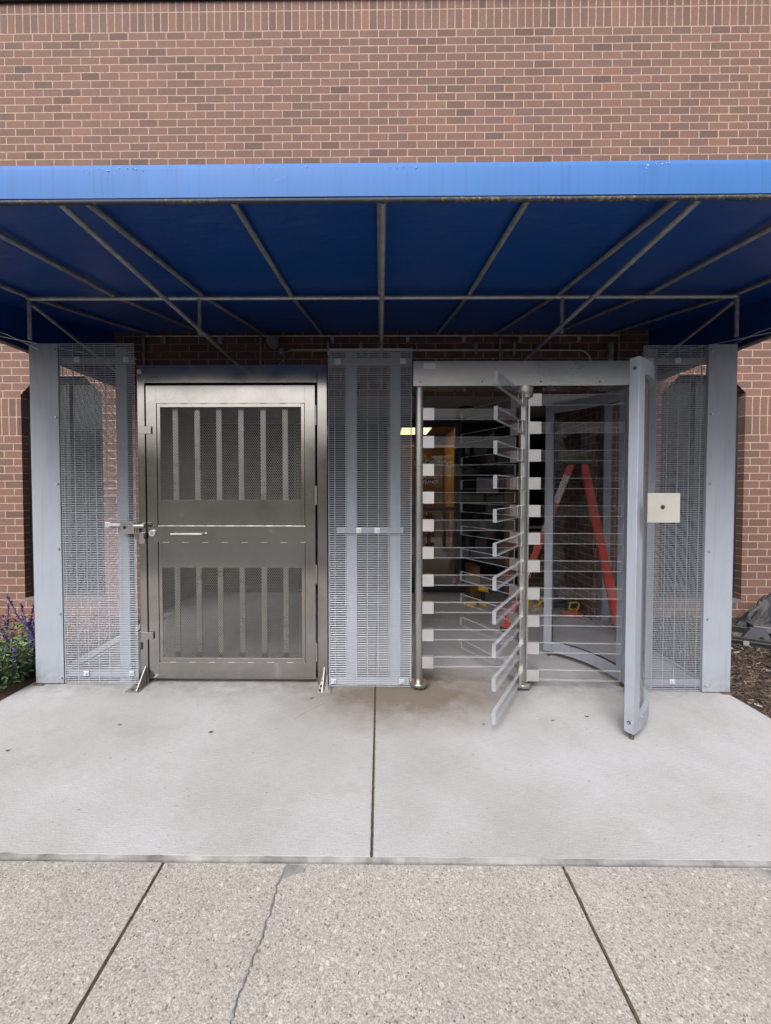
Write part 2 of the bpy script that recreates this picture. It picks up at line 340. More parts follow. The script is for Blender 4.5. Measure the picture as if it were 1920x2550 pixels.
# ------------------------------------------------------------ ground
S = lambda o: tag(o, kind='structure')
mb = MB(); mb.box(-150, 150, -150, 60, -.4, -.16); S(mb.build('ground', M['lawn']))
mb = MB(); mb.box(-60, 60, -20, -5.6, -.158, -.14); S(mb.build('road', M['asphalt']))
JX = -.031
for nm, x0, x1 in (('entrance_slab', -2.53, JX-.0045), ('entrance_slab', JX+.0045, 2.405)):
    S(MB().box(x0, x1, -2.922, -.001 if 0 else -.02, -.12, 0).build(nm, M['concrete'], bevel=.004))
S(bx(-2.5, 2.4, -2.90, -.03, -.3, -.125).build('slab_base', M['joint']))
S(bx(JX-.0043, JX+.0043, -2.915, -.03, -.1, -.007).build('slab_joint', M['joint']))
mb = MB(); pr = None
for i in range(201):
    y = -2.915 + 1.38*i/200; cur = ((JX-.0053-.002*noise.noise((y*40, 1, 1)), y, .0006), (JX, y, -.004), (JX+.0053+.002*noise.noise((y*37, 3, 5)), y, .0006))
    if pr: mb.add([*pr, *cur], [(0,1,4,3), (1,2,5,4)])
    pr = cur
S(mb.build('slab_joint', M['joint']))
S(bx(-2.515, 2.30, -.018, 1.255, -.12, -.001).build('vestibule_floor', M['concrete']))
xs = [-5.2, -2.32, -.816, .684, 2.18, 5.2]
for a, b in zip(xs, xs[1:]):
    S(bx(a+.0045, b-.0045, -5.5, -2.948, -.13, -.003).build('pavement', M['aggregate'], bevel=.003))
S(bx(-5.2, 5.2, -5.49, -2.925, -.3, -.135).build('pavement_base', M['joint']))
for x in xs[1:-1]:
    mb = MB(); pr = None; n = 260
    for i in range(n+1):
        y = -2.95 - 1.6*i/n; a_ = x-.0042-.0030*noise.noise((y*30, x, 1))-.003*max(0, noise.noise((y*9, x, 2))); b_ = x+.0042+.0030*noise.noise((y*33, x, 5))+.003*max(0, noise.noise((y*8, x, 7)))
        cur = ((a_, y, -.0022), (x, y, -.006), (b_, y, -.0022))
        if pr: mb.add([*pr, *cur], [(0,1,4,3), (1,2,5,4)])
        pr = cur
    S(mb.build('pavement_joint', M['joint']))
# mortar strip between slab and pavement
mb = MB(); n = 220; pf = []; pb = []
for i in range(n+1):
    x = -3.6 + 7.2*i/n
    pf.append((x, -2.942 + .002*(noise.noise((x*3.1, 0, 0))) + .003*noise.noise((x*22, 3, 0)), 0)); pb.append((x, -2.926 + .007*noise.noise((x*2.3, 7, 0)) + .005*noise.noise((x*17, 9, 0)), 0))
for i in range(n):
    a, b, c, d = pf[i], pf[i+1], pb[i+1], pb[i]; up = .0035
    mb.add([(a[0],a[1],-.03),(b[0],b[1],-.03),(c[0],c[1],-.03),(d[0],d[1],-.03),(a[0],a[1],-.001),(b[0],b[1],-.001),(c[0],c[1],up),(d[0],d[1],up)], [(4,5,6,7),(0,1,5,4),(2,3,7,6)])
S(mb.build('mortar_strip', M['mortar']))
# sealed crack running across the pavement
mb = MB(); pr = None
for i in range(261):
    t = i/260; y = -2.955 - 1.2*t; x = -.352 - .105*t + .028*noise.noise((y*3.2, 1.7, 0)) + .010*noise.noise((y*11, 4, 0)) + .008*noise.noise((y*40, 8, 0)) + .004*noise.noise((y*90, 18, 0)); wd = .0036 + .003*noise.noise((y*24, 2, 0))
    cur = ((x-wd, y, -.0015), (x+wd, y, -.0015), (x-wd*.3, y, .001), (x+wd*.3, y, .001))
    if pr: mb.add([pr[0], pr[2], pr[3], pr[1], cur[0], cur[2], cur[3], cur[1]], [(0,1,5,4),(1,2,6,5),(2,3,7,6)])
    pr = cur
S(mb.build('crack_sealant', M['sealant']))
S(MB().prism([(x, y, -.0035) for x, y in [(-.352,-2.958),(-.30,-2.958),(-.275,-2.972),(-.282,-2.988),(-.318,-2.994),(-.345,-3.012),(-.358,-2.99)]], (0, 0, .0040)).build('pavement_patch', M['mortar']))
S(MB().prism([(x, y, -.0035) for x, y in [(1.32,-2.96),(1.9,-2.96),(1.9,-3.06),(1.55,-3.04),(1.40,-2.995)]], (0,0,.0035)).build('pavement_patch', M['mortar']))
# planting beds (soil grids)
def bed(x0, x1, y0, y1):
    mb = MB(); nx, ny = 40, 40; vs_ = []
    for j in range(ny+1):
        for i in range(nx+1):
            x = x0+(x1-x0)*i/nx; y = y0+(y1-y0)*j/ny; t = (y-y0)/(y1-y0)
            vs_.append((x, y, -.035 + .07*t + .018*noise.noise((x*5, y*5, 0))))
    mb.add(vs_, [(j*(nx+1)+i, j*(nx+1)+i+1, (j+1)*(nx+1)+i+1, (j+1)*(nx+1)+i) for j in range(ny) for i in range(nx)])
    return mb
S(bed(-6, -2.535, -2.94, 0).build('soil', M['soil'], smooth=True)); S(bed(2.41, 6, -2.94, 0).build('soil', M['soil'], smooth=True))
def chips(name, x0, x1, y0, y1, count, cols, size):
    mb = MB()
    for _ in range(count):
        x = random.uniform(x0, x1); y = random.uniform(y0, y1); t = (y+2.94)/2.94
        z = -.035+.07*t+.018*noise.noise((x*5, y*5, 0)) + random.uniform(.0, .014)
        l = random.uniform(.4, 1.3)*size; wd = l*random.uniform(.12, .38); th = random.uniform(.0015, .004)
        Mx = Matrix.Translation((x, y, z)) @ Matrix.Rotation(random.uniform(0, 6.28), 4, 'Z') @ Matrix.Rotation(random.gauss(0, .35), 4, 'Y') @ Matrix.Rotation(random.gauss(0, .5), 4, 'X')
        m = random.choices(range(len(cols)), weights=[6,5,2.4,.6][:len(cols)])[0]
        mb.box(-l/2, l/2, -wd/2, wd/2, -th/2, th/2, m, Mx)
    return tag(mb.build(name, cols, fix=False), kind='stuff')
cr = [paint('chip_red', (.21,.105,.085), .9), paint('chip_brown', (.13,.07,.055), .9), paint('chip_pale', (.33,.20,.165), .9), paint('chip_dark', (.05,.03,.025), .9)]
cb_ = [paint('shred_brown', (.065,.045,.034), .95), paint('shred_dark', (.033,.024,.02), .95), paint('shred_tan', (.105,.078,.058), .95), paint('shred_pale', (.26,.215,.17), .9)]
o = chips('mulch', -4.4, -2.55, -1.3, -.01, 9000, cr, .04); o['label'] = 'reddish brown bark mulch left of the entrance slab'; o['category'] = 'mulch'
o = chips('mulch', 2.42, 4.3, -2.3, -.01, 14000, cb_, .042); o['label'] = 'dark brown shredded mulch right of the entrance slab'; o['category'] = 'mulch'

# ------------------------------------------------------------ brick building
bld = thing('brick_building', (0,0,0), 'brown brick building wall behind the gates and blue canopy', 'building')
ZB, ZT = 1.995, 2.402
RX0, RX1, RZ = -2.52, 2.30, 2.402     # recess
WX0, WX1, WZ0, WZ1, CH = 3.0, 3.885, .225, 2.63, .19
mb = MB()
def wallquad(x0, x1, z0, z1, m=0): mb.box(x0, x1, 0, .3, z0, z1, m)
XE = 9
# running-bond field, built as butted blocks round the openings
wallquad(-XE, XE, 2.63, 6.228)
wallquad(RX0, RX1, RZ, 2.63)
for s in (-1, 1):
    
    if s > 0: wallquad(RX1, WX0, -.1, 2.63)
    else: wallquad(-WX0, RX0, -.1, 2.63)
    if s > 0: X0, X1 = WX1, XE
    else: X0, X1 = -XE, -WX1
    wallquad(X0, X1, -.1, ZB); wallquad(X0, X1, ZT, 2.63)
    a, b = sorted((s*WX0, s*WX1)); wallquad(a, b, -.1, WZ0-.03)
    # chamfered head corners
    for e, d in ((s*WX1, -s), (s*WX0, s)):
        mb.prism([(e, 0, WZ1), (e, 0, WZ1-CH), (e + d*CH, 0, WZ1)], (0, .3, 0))
mb.build('wall', M['brick'], bld)
mb = MB()
for s in (-1, 1):
    X0, X1 = (WX1, XE) if s > 0 else (-XE, -WX1)
    bx(X0, X1, 0, .3, ZB, ZT).build('soldier_band', M['soldier2'], bld)
bx(-XE, XE, 0, .3, 6.228, 6.545).build('soldier_course', M['soldier'], bld)
bx(-XE, XE, -.03, .35, 6.545, 6.57).build('drip_edge', M['black'], bld)
bx(-XE, XE, -.05, .37, 6.57, 6.80).build('coping', paint('pale_coping', (.55,.57,.6), .5), bld)
# recess: side walls, back wall, soffit
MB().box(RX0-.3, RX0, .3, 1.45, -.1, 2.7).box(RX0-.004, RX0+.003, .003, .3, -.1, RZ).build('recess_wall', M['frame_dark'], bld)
MB().box(RX1, RX1+.3, .3, 1.45, -.1, 2.7).box(RX1-.003, RX1+.004, .003, .3, -.1, RZ).build('recess_wall', M['brick_y'], bld)
bx(RX0, RX1, .302, 1.30, RZ+.002, RZ+.05).build('soffit', M['soffit'], bld)
bx(RX0, RX1, .003, .299, RZ-.006, RZ-.001).build('lintel', M['soffit'], bld)
MB().lathe((1.03, .55, RZ-.004), [(.0,.0),(.085,.0),(.09,-.008),(.075,-.012),(.07,.004),(.0,.004)], 24).build('recessed_light', M['black'], bld)
bx(1.98, 2.298, 1.10, 1.20, .80, .845).build('ledge', M['stone'], bld)
bx(1.98, 2.298, 1.08, 1.20, .895, .925).build('ledge', M['stone'], bld)
bx(1.98, 2.298, 1.205, 1.25, 0, .80).build('stall_riser', M['brick'], bld)
# windows
for s in (-1, 1):
    a, b = sorted((s*WX0, s*WX1))
    out = [(a, WZ0), (b, WZ0), (b, WZ1-CH), (b-CH, WZ1), (a+CH, WZ1), (a, WZ1-CH)]
    cx, cz = (a+b)/2, 1.4
    def ins(k): # inset polygon
        return [(a+k, WZ0+k), (b-k, WZ0+k), (b-k, WZ1-CH-k*.4), (b-CH-k*.4, WZ1-k), (a+CH+k*.4, WZ1-k), (a+k, WZ1-CH-k*.4)]
    i1 = ins(.045); mb = MB(); nn_ = 6
    vs_ = [(x, y, z) for y in (.085, .16) for P in (out, i1) for x, z in P]
    fs = []
    for i in range(nn_):
        j = (i+1) % nn_
        fs += [(i, j, 6+j, 6+i), (6+i, 6+j, 18+j, 18+i), (12+i, 12+j, j, i)]
    mb.add(vs_, fs); mb.box((a+b)/2-.02, (a+b)/2+.02, .09, .15, WZ0+.045, WZ1-.045)
    fr = mb.build('window', M['frame_dark'], bld)
    MB().prism([(x, .125, z) for x, z in ins(.03)], (0, .01, 0)).build('pane', M['glass_dark'], fr)
    bx(a, b, -.004, .12, WZ0-.03, WZ0+.002).build('sill', M['sill'], fr)
# storefront
sf = MB()
YG = 1.26
bars = [(-2.515,-2.44,0,2.395), (-1.18,-1.13,0,2.395), (-.02,.04,0,2.395), (1.062,1.12,0,2.395), (2.24,2.295,0,2.395)]
for x0, x1, z0, z1 in bars: sf.box(x0, x1, YG-.05, YG+.05, z0, z1)
xs_ = [b[1] for b in bars[:-1]]; xe_ = [b[0] for b in bars[1:]]
for a, b in zip(xs_, xe_): sf.box(a, b, YG-.049, YG+.049, 2.325, 2.395); sf.box(a, b, YG-.049, YG+.049, 0, .10 if a > 1 or a < -1.2 else .02)
sf.build('storefront_frame', M['frame_dark'], bld)
for a, b, g in ((xs_[0], xe_[0], 'glass_store'), (xs_[1], xe_[1], 'glass_store'), (xs_[3], xe_[3], 'glass_store')):
    bx(a, b, YG-.006, YG+.006, .02 if a > -1.2 and a < 1 else .1, 2.325).build('pane', M[g], bld)
dr = MB(); a, b = .045, 1.058
dr.box(a, a+.055, YG-.03, YG+.03, .03, 2.318); dr.box(b-.03, b, YG-.03, YG+.03, .03, 2.318)
dr.box(a+.055, b-.03, YG-.03, YG+.03, .03, .20); dr.box(a+.055, b-.03, YG-.03, YG+.03, 2.27, 2.318); dr.box(a+.055, b-.03, YG-.028, YG+.028, 1.125, 1.175)
door = dr.build('door', M['frame_dark'], bld)
bx(a+.05, b-.025, YG-.004, YG+.004, .19, 2.28).build('pane', M['glass'], door)
bx(1.0, 1.045, YG-.045, YG-.04, .13, .19).build('sticker', M['red'], door)
bx(1.33, 1.63, YG-.014, YG-.008, 1.365, 1.58).build('notice', M['grey_notice'], bld)
def text(s, x0, x1, z0, cap, y, mat, parent, name):
    cu = bpy.data.curves.new(name, 'FONT'); cu.body = s; cu.size = 1; cu.extrude = .004; cu.offset = .012
    to = bpy.data.objects.new(name, cu); C.objects.link(to)
    bpy.context.view_layer.update(); me = bpy.data.meshes.new_from_object(to.evaluated_get(bpy.context.evaluated_depsgraph_get()))
    bpy.data.objects.remove(to)
    X = [v.co.x for v in me.vertices]; Z = [v.co.y for v in me.vertices]; mx, mn = max(X), min(X); h = max(Z)-min(Z); mz = min(Z)
    for v in me.vertices:
        a_, b_, c_ = v.co; v.co = (x0+(a_-mn)/(mx-mn)*(x1-x0), y - c_*.3, z0+(b_-mz)/h*cap)
    me.materials.append(mat); o = bpy.data.objects.new(name, me); C.objects.link(o); o.parent = parent; return o
text('MEDIFAST', .475, .985, 1.742, .084, YG-.008, M['text'], door, 'door_lettering')
text('EMPLOYEE', .52, .795, 1.567, .040, YG-.008, M['text'], door, 'door_lettering')
text('ENTRANCE', .52, .795, 1.502, .040, YG-.008, M['text'], door, 'door_lettering')
# interior behind the glass door
bx(-2.2, 4.5, 1.35, 5.2, -.1, -.003).build('interior_floor', M['floor_in'], bld)
bx(-2.2, 1.47, 1.4, 5.0, 2.67, 2.75).build('interior_ceiling', M['ceil'], bld)
bx(1.47, 1.57, 1.4, 5.0, 0, 2.75).build('interior_wall', M['yellow_wall'], bld)
bx(-2.3, 1.47, 5.0, 5.1, 0, 2.75).build('interior_wall', M['brown_wall'], bld)
bx(-2.3, -2.2, 1.4, 5.1, 0, 2.75).build('interior_wall', M['brown_wall'], bld)
k = N('warm_troffer'); k.b.inputs['Emission Color'].default_value = (1, .74, .36, 1); k.b.inputs['Emission Strength'].default_value = 1.35; k.col((.8,.7,.5))
tr_ = bx(.42, 1.04, 3.5, 4.75, 2.645, 2.668).build('ceiling_light', M['white'], bld)
bx(.44, 1.02, 3.52, 4.73, 2.64, 2.6448).build('diffuser', k.mat, tr_)
for x_, y_ in ((-1.3, 2.2), (.35, 1.7), (-1.3, 3.5)):  # extra troffers out of view, added to brighten the interior
    fill_light = bx(x_, x_+.62, y_, y_+1.25, 2.645, 2.668).build('ceiling_light', M['white'], bld); bx(x_+.02, x_+.60, y_+.02, y_+1.23, 2.64, 2.6448).build('diffuser', k.mat, fill_light)
bx(1.0, 1.46, 4.3, 4.9, .0, .95).build('cabinet', M['plywood'], bld)
bx(.35, .9, 4.5, 4.95, .0, 1.1).build('cabinet', M['black'], bld)

# conduit on the wall
cn = thing('conduit', (.6, -.04, 2.9), 'thin metal conduit bent down along the brick under the canopy', 'conduit')
P = [(-.95,-.03,2.9), (2.10,-.03,2.885)] + [(2.10+.13*math.sin(t), -.03, 2.755+.13*math.cos(t)) for t in [R(a_) for a_ in (15,30,45,60,75,90)]] + [(2.23,-.03,2.5)]
MB().path(P, .009, 8).build('tube', M['pipe_l'], cn, smooth=True)
for x in (-.55, 1.02, 1.42, -.2): bx(x-.012, x+.012, -.045, -.001, 2.83 if x > 1.2 else 2.85, 2.97).build('clip', M['pipe'], cn)
jb = thing('junction_lamp', (-1.1, -.06, 2.93), 'round dark lamp head with dangling wires on the shaded brick', 'lamp')
MB().tube((-1.12,-.16,2.955), (-1.12,-.04,2.955), .055, 20).build('lamp_head', M['pipe'], jb, smooth=True)
MB().lathe((-1.04,-.05,2.87), [(0,.04),(.03,.03),(.035,0),(.03,-.03),(0,-.04)], 12).build('box', M['pipe'], jb, smooth=True)
MB().path([(-1.04,-.06,2.85), (-1.0,-.07,2.8), (-1.06,-.07,2.74), (-1.09,-.06,2.6)], .005).path([(-1.02,-.06,2.85), (-.95,-.03,2.9)], .006).build('wire', M['pipe'], jb)
wp = thing('wall_fitting', (2.42, -.05, 2.85), 'short dark cylinder fitting at the right end of the conduit', 'wall fitting')
MB().tube((2.42,-.06,2.74), (2.42,-.06,2.95), .028, 14).build('body', M['pipe'], wp, smooth=True)
bx(2.40, 2.44, -.06, -.001, 2.80, 2.84).build('bracket', M['pipe'], wp)

# ------------------------------------------------------------ canopy
can = thing('canopy', (0, -1.4, 2.48), 'wide blue vinyl entrance canopy on a grey pipe frame', 'canopy')
CX_ = 2.85; FY = -2.88
mb = MB()
prof = [(-2.872, 2.612), (-2.2, 2.695), (-1.59, 2.775), (-.8, 2.93), (-.001, 3.095)]
nx = 40
vs_ = []
for j, (y, z) in enumerate(prof):
    for i in range(nx+1):
        x = -CX_ + 2*CX_*i/nx; u_ = (x/.625) % 1; sag = .010*math.sin(math.pi*u_)*(0 if j in (0, 4) else 1); vs_.append((x, y, z - sag))
for j, (y, z) in enumerate(prof):
    for i in range(nx+1):
        x = -CX_ + 2*CX_*i/nx; u_ = (x/.625) % 1; sag = .010*math.sin(math.pi*u_)*(0 if j in (0, 4) else 1); vs_.append((x, y, z - sag + .003))
K = (nx+1)*5
mb.add(vs_, [(j*(nx+1)+i, j*(nx+1)+i+1, (j+1)*(nx+1)+i+1, (j+1)*(nx+1)+i) for j in range(4) for i in range(nx)] + [(K+j*(nx+1)+i, K+(j+1)*(nx+1)+i, K+(j+1)*(nx+1)+i+1, K+j*(nx+1)+i+1) for j in range(4) for i in range(nx)])
mb.build('roof_cover', M['fabric_roof'], can, smooth=True, fix=False)
mb = MB()
for s in (-1, 1):
    x = s*CX_
    mb = MB(); mb.prism([(x, y, z) for y, z in [(-2.872, 2.50), (-.002, 2.52), (-.002, 3.095), (-1.59, 2.775), (-2.872, 2.612)]], (s*.004, 0, 0)); mb.build('side_cover', M['fabric_roof'], can)
# front fascia with rounded top edge
mb = MB(); prof = [(-2.86, 2.625), (-2.868, 2.634), (-2.878, 2.633), (-2.884, 2.626), (-2.886, 2.61), (-2.8885, 2.56), (-2.886, 2.505), (-2.876, 2.502), (-2.872, 2.51), (-2.872, 2.62)]
nx = 60; vs_ = []
for i in range(nx+1):
    x = -CX_ + 2*CX_*i/nx; wv = .003*noise.noise((x*1.3, 5, 0))
    vs_ += [(x, y + wv*(1 if 1 < q < 8 else 0), z + .002*noise.noise((x*.8, 9, 0))) for q, (y, z) in enumerate(prof)]
k_ = len(prof)
mb.add(vs_, [(i*k_+j, (i+1)*k_+j, (i+1)*k_+(j+1) % k_, i*k_+(j+1) % k_) for i in range(nx) for j in range(k_)])
rng = random.Random(3)
for cx_ in (-1.1, -1.04, -.95, -.9, .05, .1, -.45, .95, 1.0, 1.05, .98, -.25):
    for _ in range(3):
        x = cx_ + rng.gauss(0, .02); z = 2.618 - abs(rng.gauss(0, .012)); r = rng.uniform(.0012, .003)
        mb.lathe((x, -2.887, z), [(0, r), (r, 0), (0, -r)], 6, 1)
mb.build('fascia', [M['fabric'], M['white']], can, smooth=True)
mb = MB(); mb.tube((-CX_, -2.879, 2.494), (CX_, -2.879, 2.494), .009, 12)
mb.build('hem', M['lip'], can, smooth=True)
def rf(x, r=.0138):
    m = MB().tube((x, -2.86, 2.585), (x, -1.59, 2.745), r, 12).tube((x, -1.59, 2.745), (x, -.02, 3.062), r, 12); return m.build('rafter', M['pipe'], can, smooth=True)
for i in range(-4, 5): rf(i*.612 if abs(i) < 4 else math.copysign(2.44, i))
for x in (-1.225, .012, 1.205): MB().tube((x, -2.868, 2.500), (x, -.02, 2.482), .0132, 12).build('tie_bar', M['pipe'], can, smooth=True)
MB().tube((-2.44, -1.59, 2.728), (2.42, -1.59, 2.722), .0135, 12).build('purlin', M['pipe_l'], can, smooth=True)
MB().tube((-2.54, -.025, 3.05), (2.53, -.025, 3.04), .0095, 8).build('wall_rail', M['pipe_l'], can, smooth=True)
for s in (-1, 1):
    MB().tube((s*1.245, -1.59, 2.72), (s*1.245, -1.59, 2.478), .0125, 10).build('strut', M['pipe'], can, smooth=True)
    MB().tube((s*2.43, -1.59, 2.72), (s*2.43, -1.59, 2.45), .0135, 10).build('strut', M['pipe'], can, smooth=True)
    MB().tube((s*2.43, -1.57, 2.70), (s*2.50, -.03, 2.42), .0125, 10).build('brace', M['pipe'], can, smooth=True)
    MB().tube((s*1.27, -.03, 3.05), (s*1.27, -.03, 2.50), .014, 10).build('strut', M['pipe'], can, smooth=True)
    MB().tube((s*2.52, -.03, 3.05), (s*2.52, -.03, 2.50), .012, 10).build('strut', M['pipe'], can, smooth=True)
    MB().tube((s*2.83, -2.86, 2.51), (s*2.83, -.02, 2.53), .014, 10).build('side_rail', M['pipe'], can, smooth=True)
    MB().tube((s*2.44, -2.86, 2.535), (s*2.83, -2.86, 2.535), .012, 8).build('brace', M['pipe'], can, smooth=True)
for x in (-2.3, -1.7, -1.096, -.505, .294, .89, 1.484, 2.1):
    MB().box(x-.018, x+.018, -.035, -.030, 2.975, 3.045).box(x-.018, x+.018, -.030, -.001, 2.975, 2.98).build('bracket', M['alum'], can)
for s in (-1, 1):
    ca = thing('loose_cable', (s*2.6, -1.6, 2.5), 'thin loose cable hanging under the %s canopy edge' % ('left' if s < 0 else 'right'), 'cable', None)
    MB().path([(s*2.80,-2.0,2.52), (s*2.72,-1.8,2.49), (s*2.60,-1.66,2.452), (s*2.44,-1.55,2.44), (s*2.2,-1.35,2.43)], .0035, 5).build('strand', M['pipe_l'], ca)
    MB().path([(s*2.83,-2.0,2.56), (s*2.66,-1.75,2.43), (s*2.62,-1.73,2.40), (s*2.58,-1.72,2.47), (s*2.52,-1.66,2.455), (s*2.38,-1.5,2.38), (s*1.95,-.9,2.1)], .0025, 5).build('strand', M['pipe_l'], ca)

# ------------------------------------------------------------ wire mesh panels
def wires_front(x0, x1, y, z0, z1, dz=.0127, dx=.0762, r=.0022, off=.02):
    mb = MB(); z = z0
    while z <= z1 + 1e-6: mb.tube((x0, y, z), (x1, y, z), r, 6, cap=False); z += dz
    x = x0 + off
    while x < x1: mb.tube((x, y+.0036, z0), (x, y+.0036, z1), r*.95, 6, cap=False); x += dx
    mb.tube((x0+.002, y+.0036, z0), (x0+.002, y+.0036, z1), r, 6, cap=False); mb.tube((x1-.002, y+.0036, z0), (x1-.002, y+.0036, z1), r, 6, cap=False)
    return mb
def clamp(x, y, z, parent, s=.019):
    o = bx(x-s, x+s, y-.007, y-.003, z-s, z+s).build('clamp', M['zinc'], parent, bevel=.003)
    MB().lathe((0,0,0), [(0,.008),(.006,.006),(.0085,0)], 12)
    m = MB(); 
    for i in range(12):
        pass
    b = MB().tube((x, y-.016, z), (x, y-.007, z), .006, 12, r2=.009).build('bolt', M['zinc'], o, smooth=True)
def rail(x0, x1, y, z, parent, h=.021):
    m = MB().box(x0, x1, y+.006, y+.009, z-h, z+h).box(x0, x1, y+.009, y+.028, z+h-.003, z+h).box(x0, x1, y+.009, y+.028, z-h, z-h+.003)
    # slots read as a groove
    m.box(x0, x1, y+.0045, y+.006, z-h*.98, z-h*.5).box(x0, x1, y+.0045, y+.006, z+h*.5, z+h*.98)
    return m.build('rail', M['panel'], parent)
def post(x0, x1, y0, y1, z1, parent, z0=0.0):
    return bx(x0, x1, y0, y1, z0, z1).build('post', M['panel'], parent, bevel=.004)
def mesh_panel(x0, x1, y, z1, posts, label, z0=.012, rails=(), clamps=(), off=.02):
    t = thing('mesh_panel', ((x0+x1)/2, y, 0), label, 'mesh panel', 'anti climb mesh panels across the entrance')
    wires_front(x0, x1, y, z0, z1, off=off).build('wire_mesh', M['wire'], t, smooth=True, fix=False)
    for a_, b_ in posts: post(a_, b_, y+.03, y+.10, z1-.02, t)
    for (a_, b_, z) in rails: rail(a_, b_, y, z, t)
    for x, z in clamps: clamp(x, y, z, t)
    return t
lm = mesh_panel(-2.272, -1.738, -1.535, 2.44, [(-1.892, -1.815)], 'fine wire mesh panel left of the steel gate', rails=[(-2.26,-1.735,2.322), (-2.26,-1.745,.083)], clamps=[(-2.141,2.325), (-1.793,2.325), (-2.114,.084), (-1.785,.086), (-1.942,1.157)])
mesh_panel(-.362, .224, -1.56, 2.395, [(-.238,-.165), (.073,.146)], 'fine wire mesh panel between the steel gate and the turnstile', rails=[(-.355,.222,2.30), (-.305,.165,1.12), (-.36,.205,.045)], clamps=[(-.292,2.30), (.160,2.30), (-.148,1.12), (-.018,1.12), (-.328,.046), (.156,.046)], off=.045)
mesh_panel(1.80, 2.232, -1.60, 2.395, [(1.845,1.915)], 'fine wire mesh panel right of the turnstile cage', rails=[(1.81,2.23,2.285), (1.82,2.23,.062)], clamps=[(1.845,2.285), (2.027,2.285), (2.03,.075)], off=.015)
# keyswitch plate on the left mesh
ks = thing('lock_plate', (-1.79, -1.56, 1.13), 'small stainless plate with a round hole on the left mesh beside the gate', 'lock plate')
ring = lambda: None
def holed_plate(x0, x1, z0, z1, y0, y1, cx, cz, r, n=24):
    m = MB(); outer = []; inner = []
    A_ = sorted([2*math.pi*i/n for i in range(n)] + [math.atan2(zz-cz, xx-cx) % (2*math.pi) for xx in (x0, x1) for zz in (z0, z1)]); n = len(A_)
    for t in A_:
        c_, s_ = math.cos(t), math.sin(t); inner.append((cx+r*c_, cz+r*s_))
        kx = ((x1-cx) if c_ > 0 else (cx-x0))/max(abs(c_), 1e-6); kz = ((z1-cz) if s_ > 0 else (cz-z0))/max(abs(s_), 1e-6); q = min(kx, kz); outer.append((cx+q*c_, cz+q*s_))
    vs_ = [(x, y, z) for y in (y0, y1) for P in (outer, inner) for x, z in P]; fs = []
    for i in range(n):
        j = (i+1) % n; fs += [(i, j, n+j, n+i), (2*n+i, 3*n+i, 3*n+j, 2*n+j), (n+i, n+j, 3*n+j, 3*n+i), (i, 2*n+i, 2*n+j, j)]
    return m.add(vs_, fs)
holed_plate(-1.835, -1.735, 1.095, 1.178, -1.568, -1.556, -1.802, 1.14, .012).build('plate', M['stainless2'], ks)
MB().tube((-1.802, -1.558, 1.14), (-1.802, -1.554, 1.14), .0125, 16).build('hole', M['black'], ks)
MB().tube((-1.735, -1.56, 1.15), (-1.665, -1.56, 1.15), .017, 14).build('tube', M['stainless2'], ks, smooth=True)
bx(-1.93, -1.835, -1.556, -1.552, 1.148, 1.170).build('strap', M['zinc'], ks)
# side mesh panels running back to the wall
for s, xx, lab in ((-1, -2.375, 'receding wire mesh side wall at the left end of the enclosure'), (1, 2.335, 'receding wire mesh side wall at the right end of the enclosure')):
    t = thing('side_mesh_panel', (xx, -.8, 0), lab, 'mesh panel'); mb = MB(); z = .03
    while z < 2.40: mb.tube((xx, -1.50, z), (xx, -.03, z), .0014, 5, cap=False); z += .0127
    y = -1.48
    while y < -.03: mb.tube((xx+s*.0036, y, .03), (xx+s*.0036, y, 2.40), .0014, 5, cap=False); y += .0762
    mb.build('wire_mesh', M['wire'], t, smooth=True, fix=False)
    bx(xx-.004, xx+.004, -1.52, -.03, .012, .03).build('rail', M['panel'], t); bx(xx-.004, xx+.004, -1.52, -.03, 2.33, 2.36).build('rail', M['panel'], t)
    a_, b_ = (2.352, 2.43) if s > 0 else (-2.45, -2.385)
    bx(a_, b_, -.085, -.012, .006, 2.42).build('post', M['panel'], t, bevel=.003)
    bx(a_-.06, b_+.03, -.14, -.005, 0, .006).build('foot_plate', M['zinc'], t)
# solid steel end panels
def end_panel(x0, x1, y, z1, bx_, side, label):
    t = thing('steel_panel', ((x0+x1)/2, y, 0), label, 'steel panel', 'grey steel end panels of the enclosure')
    a_ = x0 if side < 0 else x1
    m = MB().box(x0, x1, y-.004, y, .010, z1).box(a_ if side < 0 else a_-.004, a_+.004 if side < 0 else a_, y, y+.08, .010, z1).box(x0 if side > 0 else x1-.003, x0+.003 if side > 0 else x1, y, y+.02, .010, z1)
    m.build('sheet', M['panel'], t, bevel=.0015)
    post(*( (x0+.03, x0+.10) if side < 0 else (x1-.10, x1-.03)), y+.012, y+.075, z1-.03, t)
    bx(x0-.012 if side < 0 else x1-.06, x0+.06 if side < 0 else x1+.004, y-.02, y+.07, 0, .008).build('foot_plate', M['rust'], t)
    for z in (.055, .52, .985, 1.45, 1.92, z1-.05):
        MB().tube((bx_, y-.016, z), (bx_, y-.004, z), .006, 10, r2=.008).build('bolt', M['alum'], t, smooth=True)
end_panel(-2.482, -2.278, -1.535, 2.44, -2.295, -1, 'solid grey steel panel at the left end of the enclosure')
end_panel(2.226, 2.418, -1.615, 2.39, 2.25, 1, 'solid grey steel panel at the right end of the enclosure')

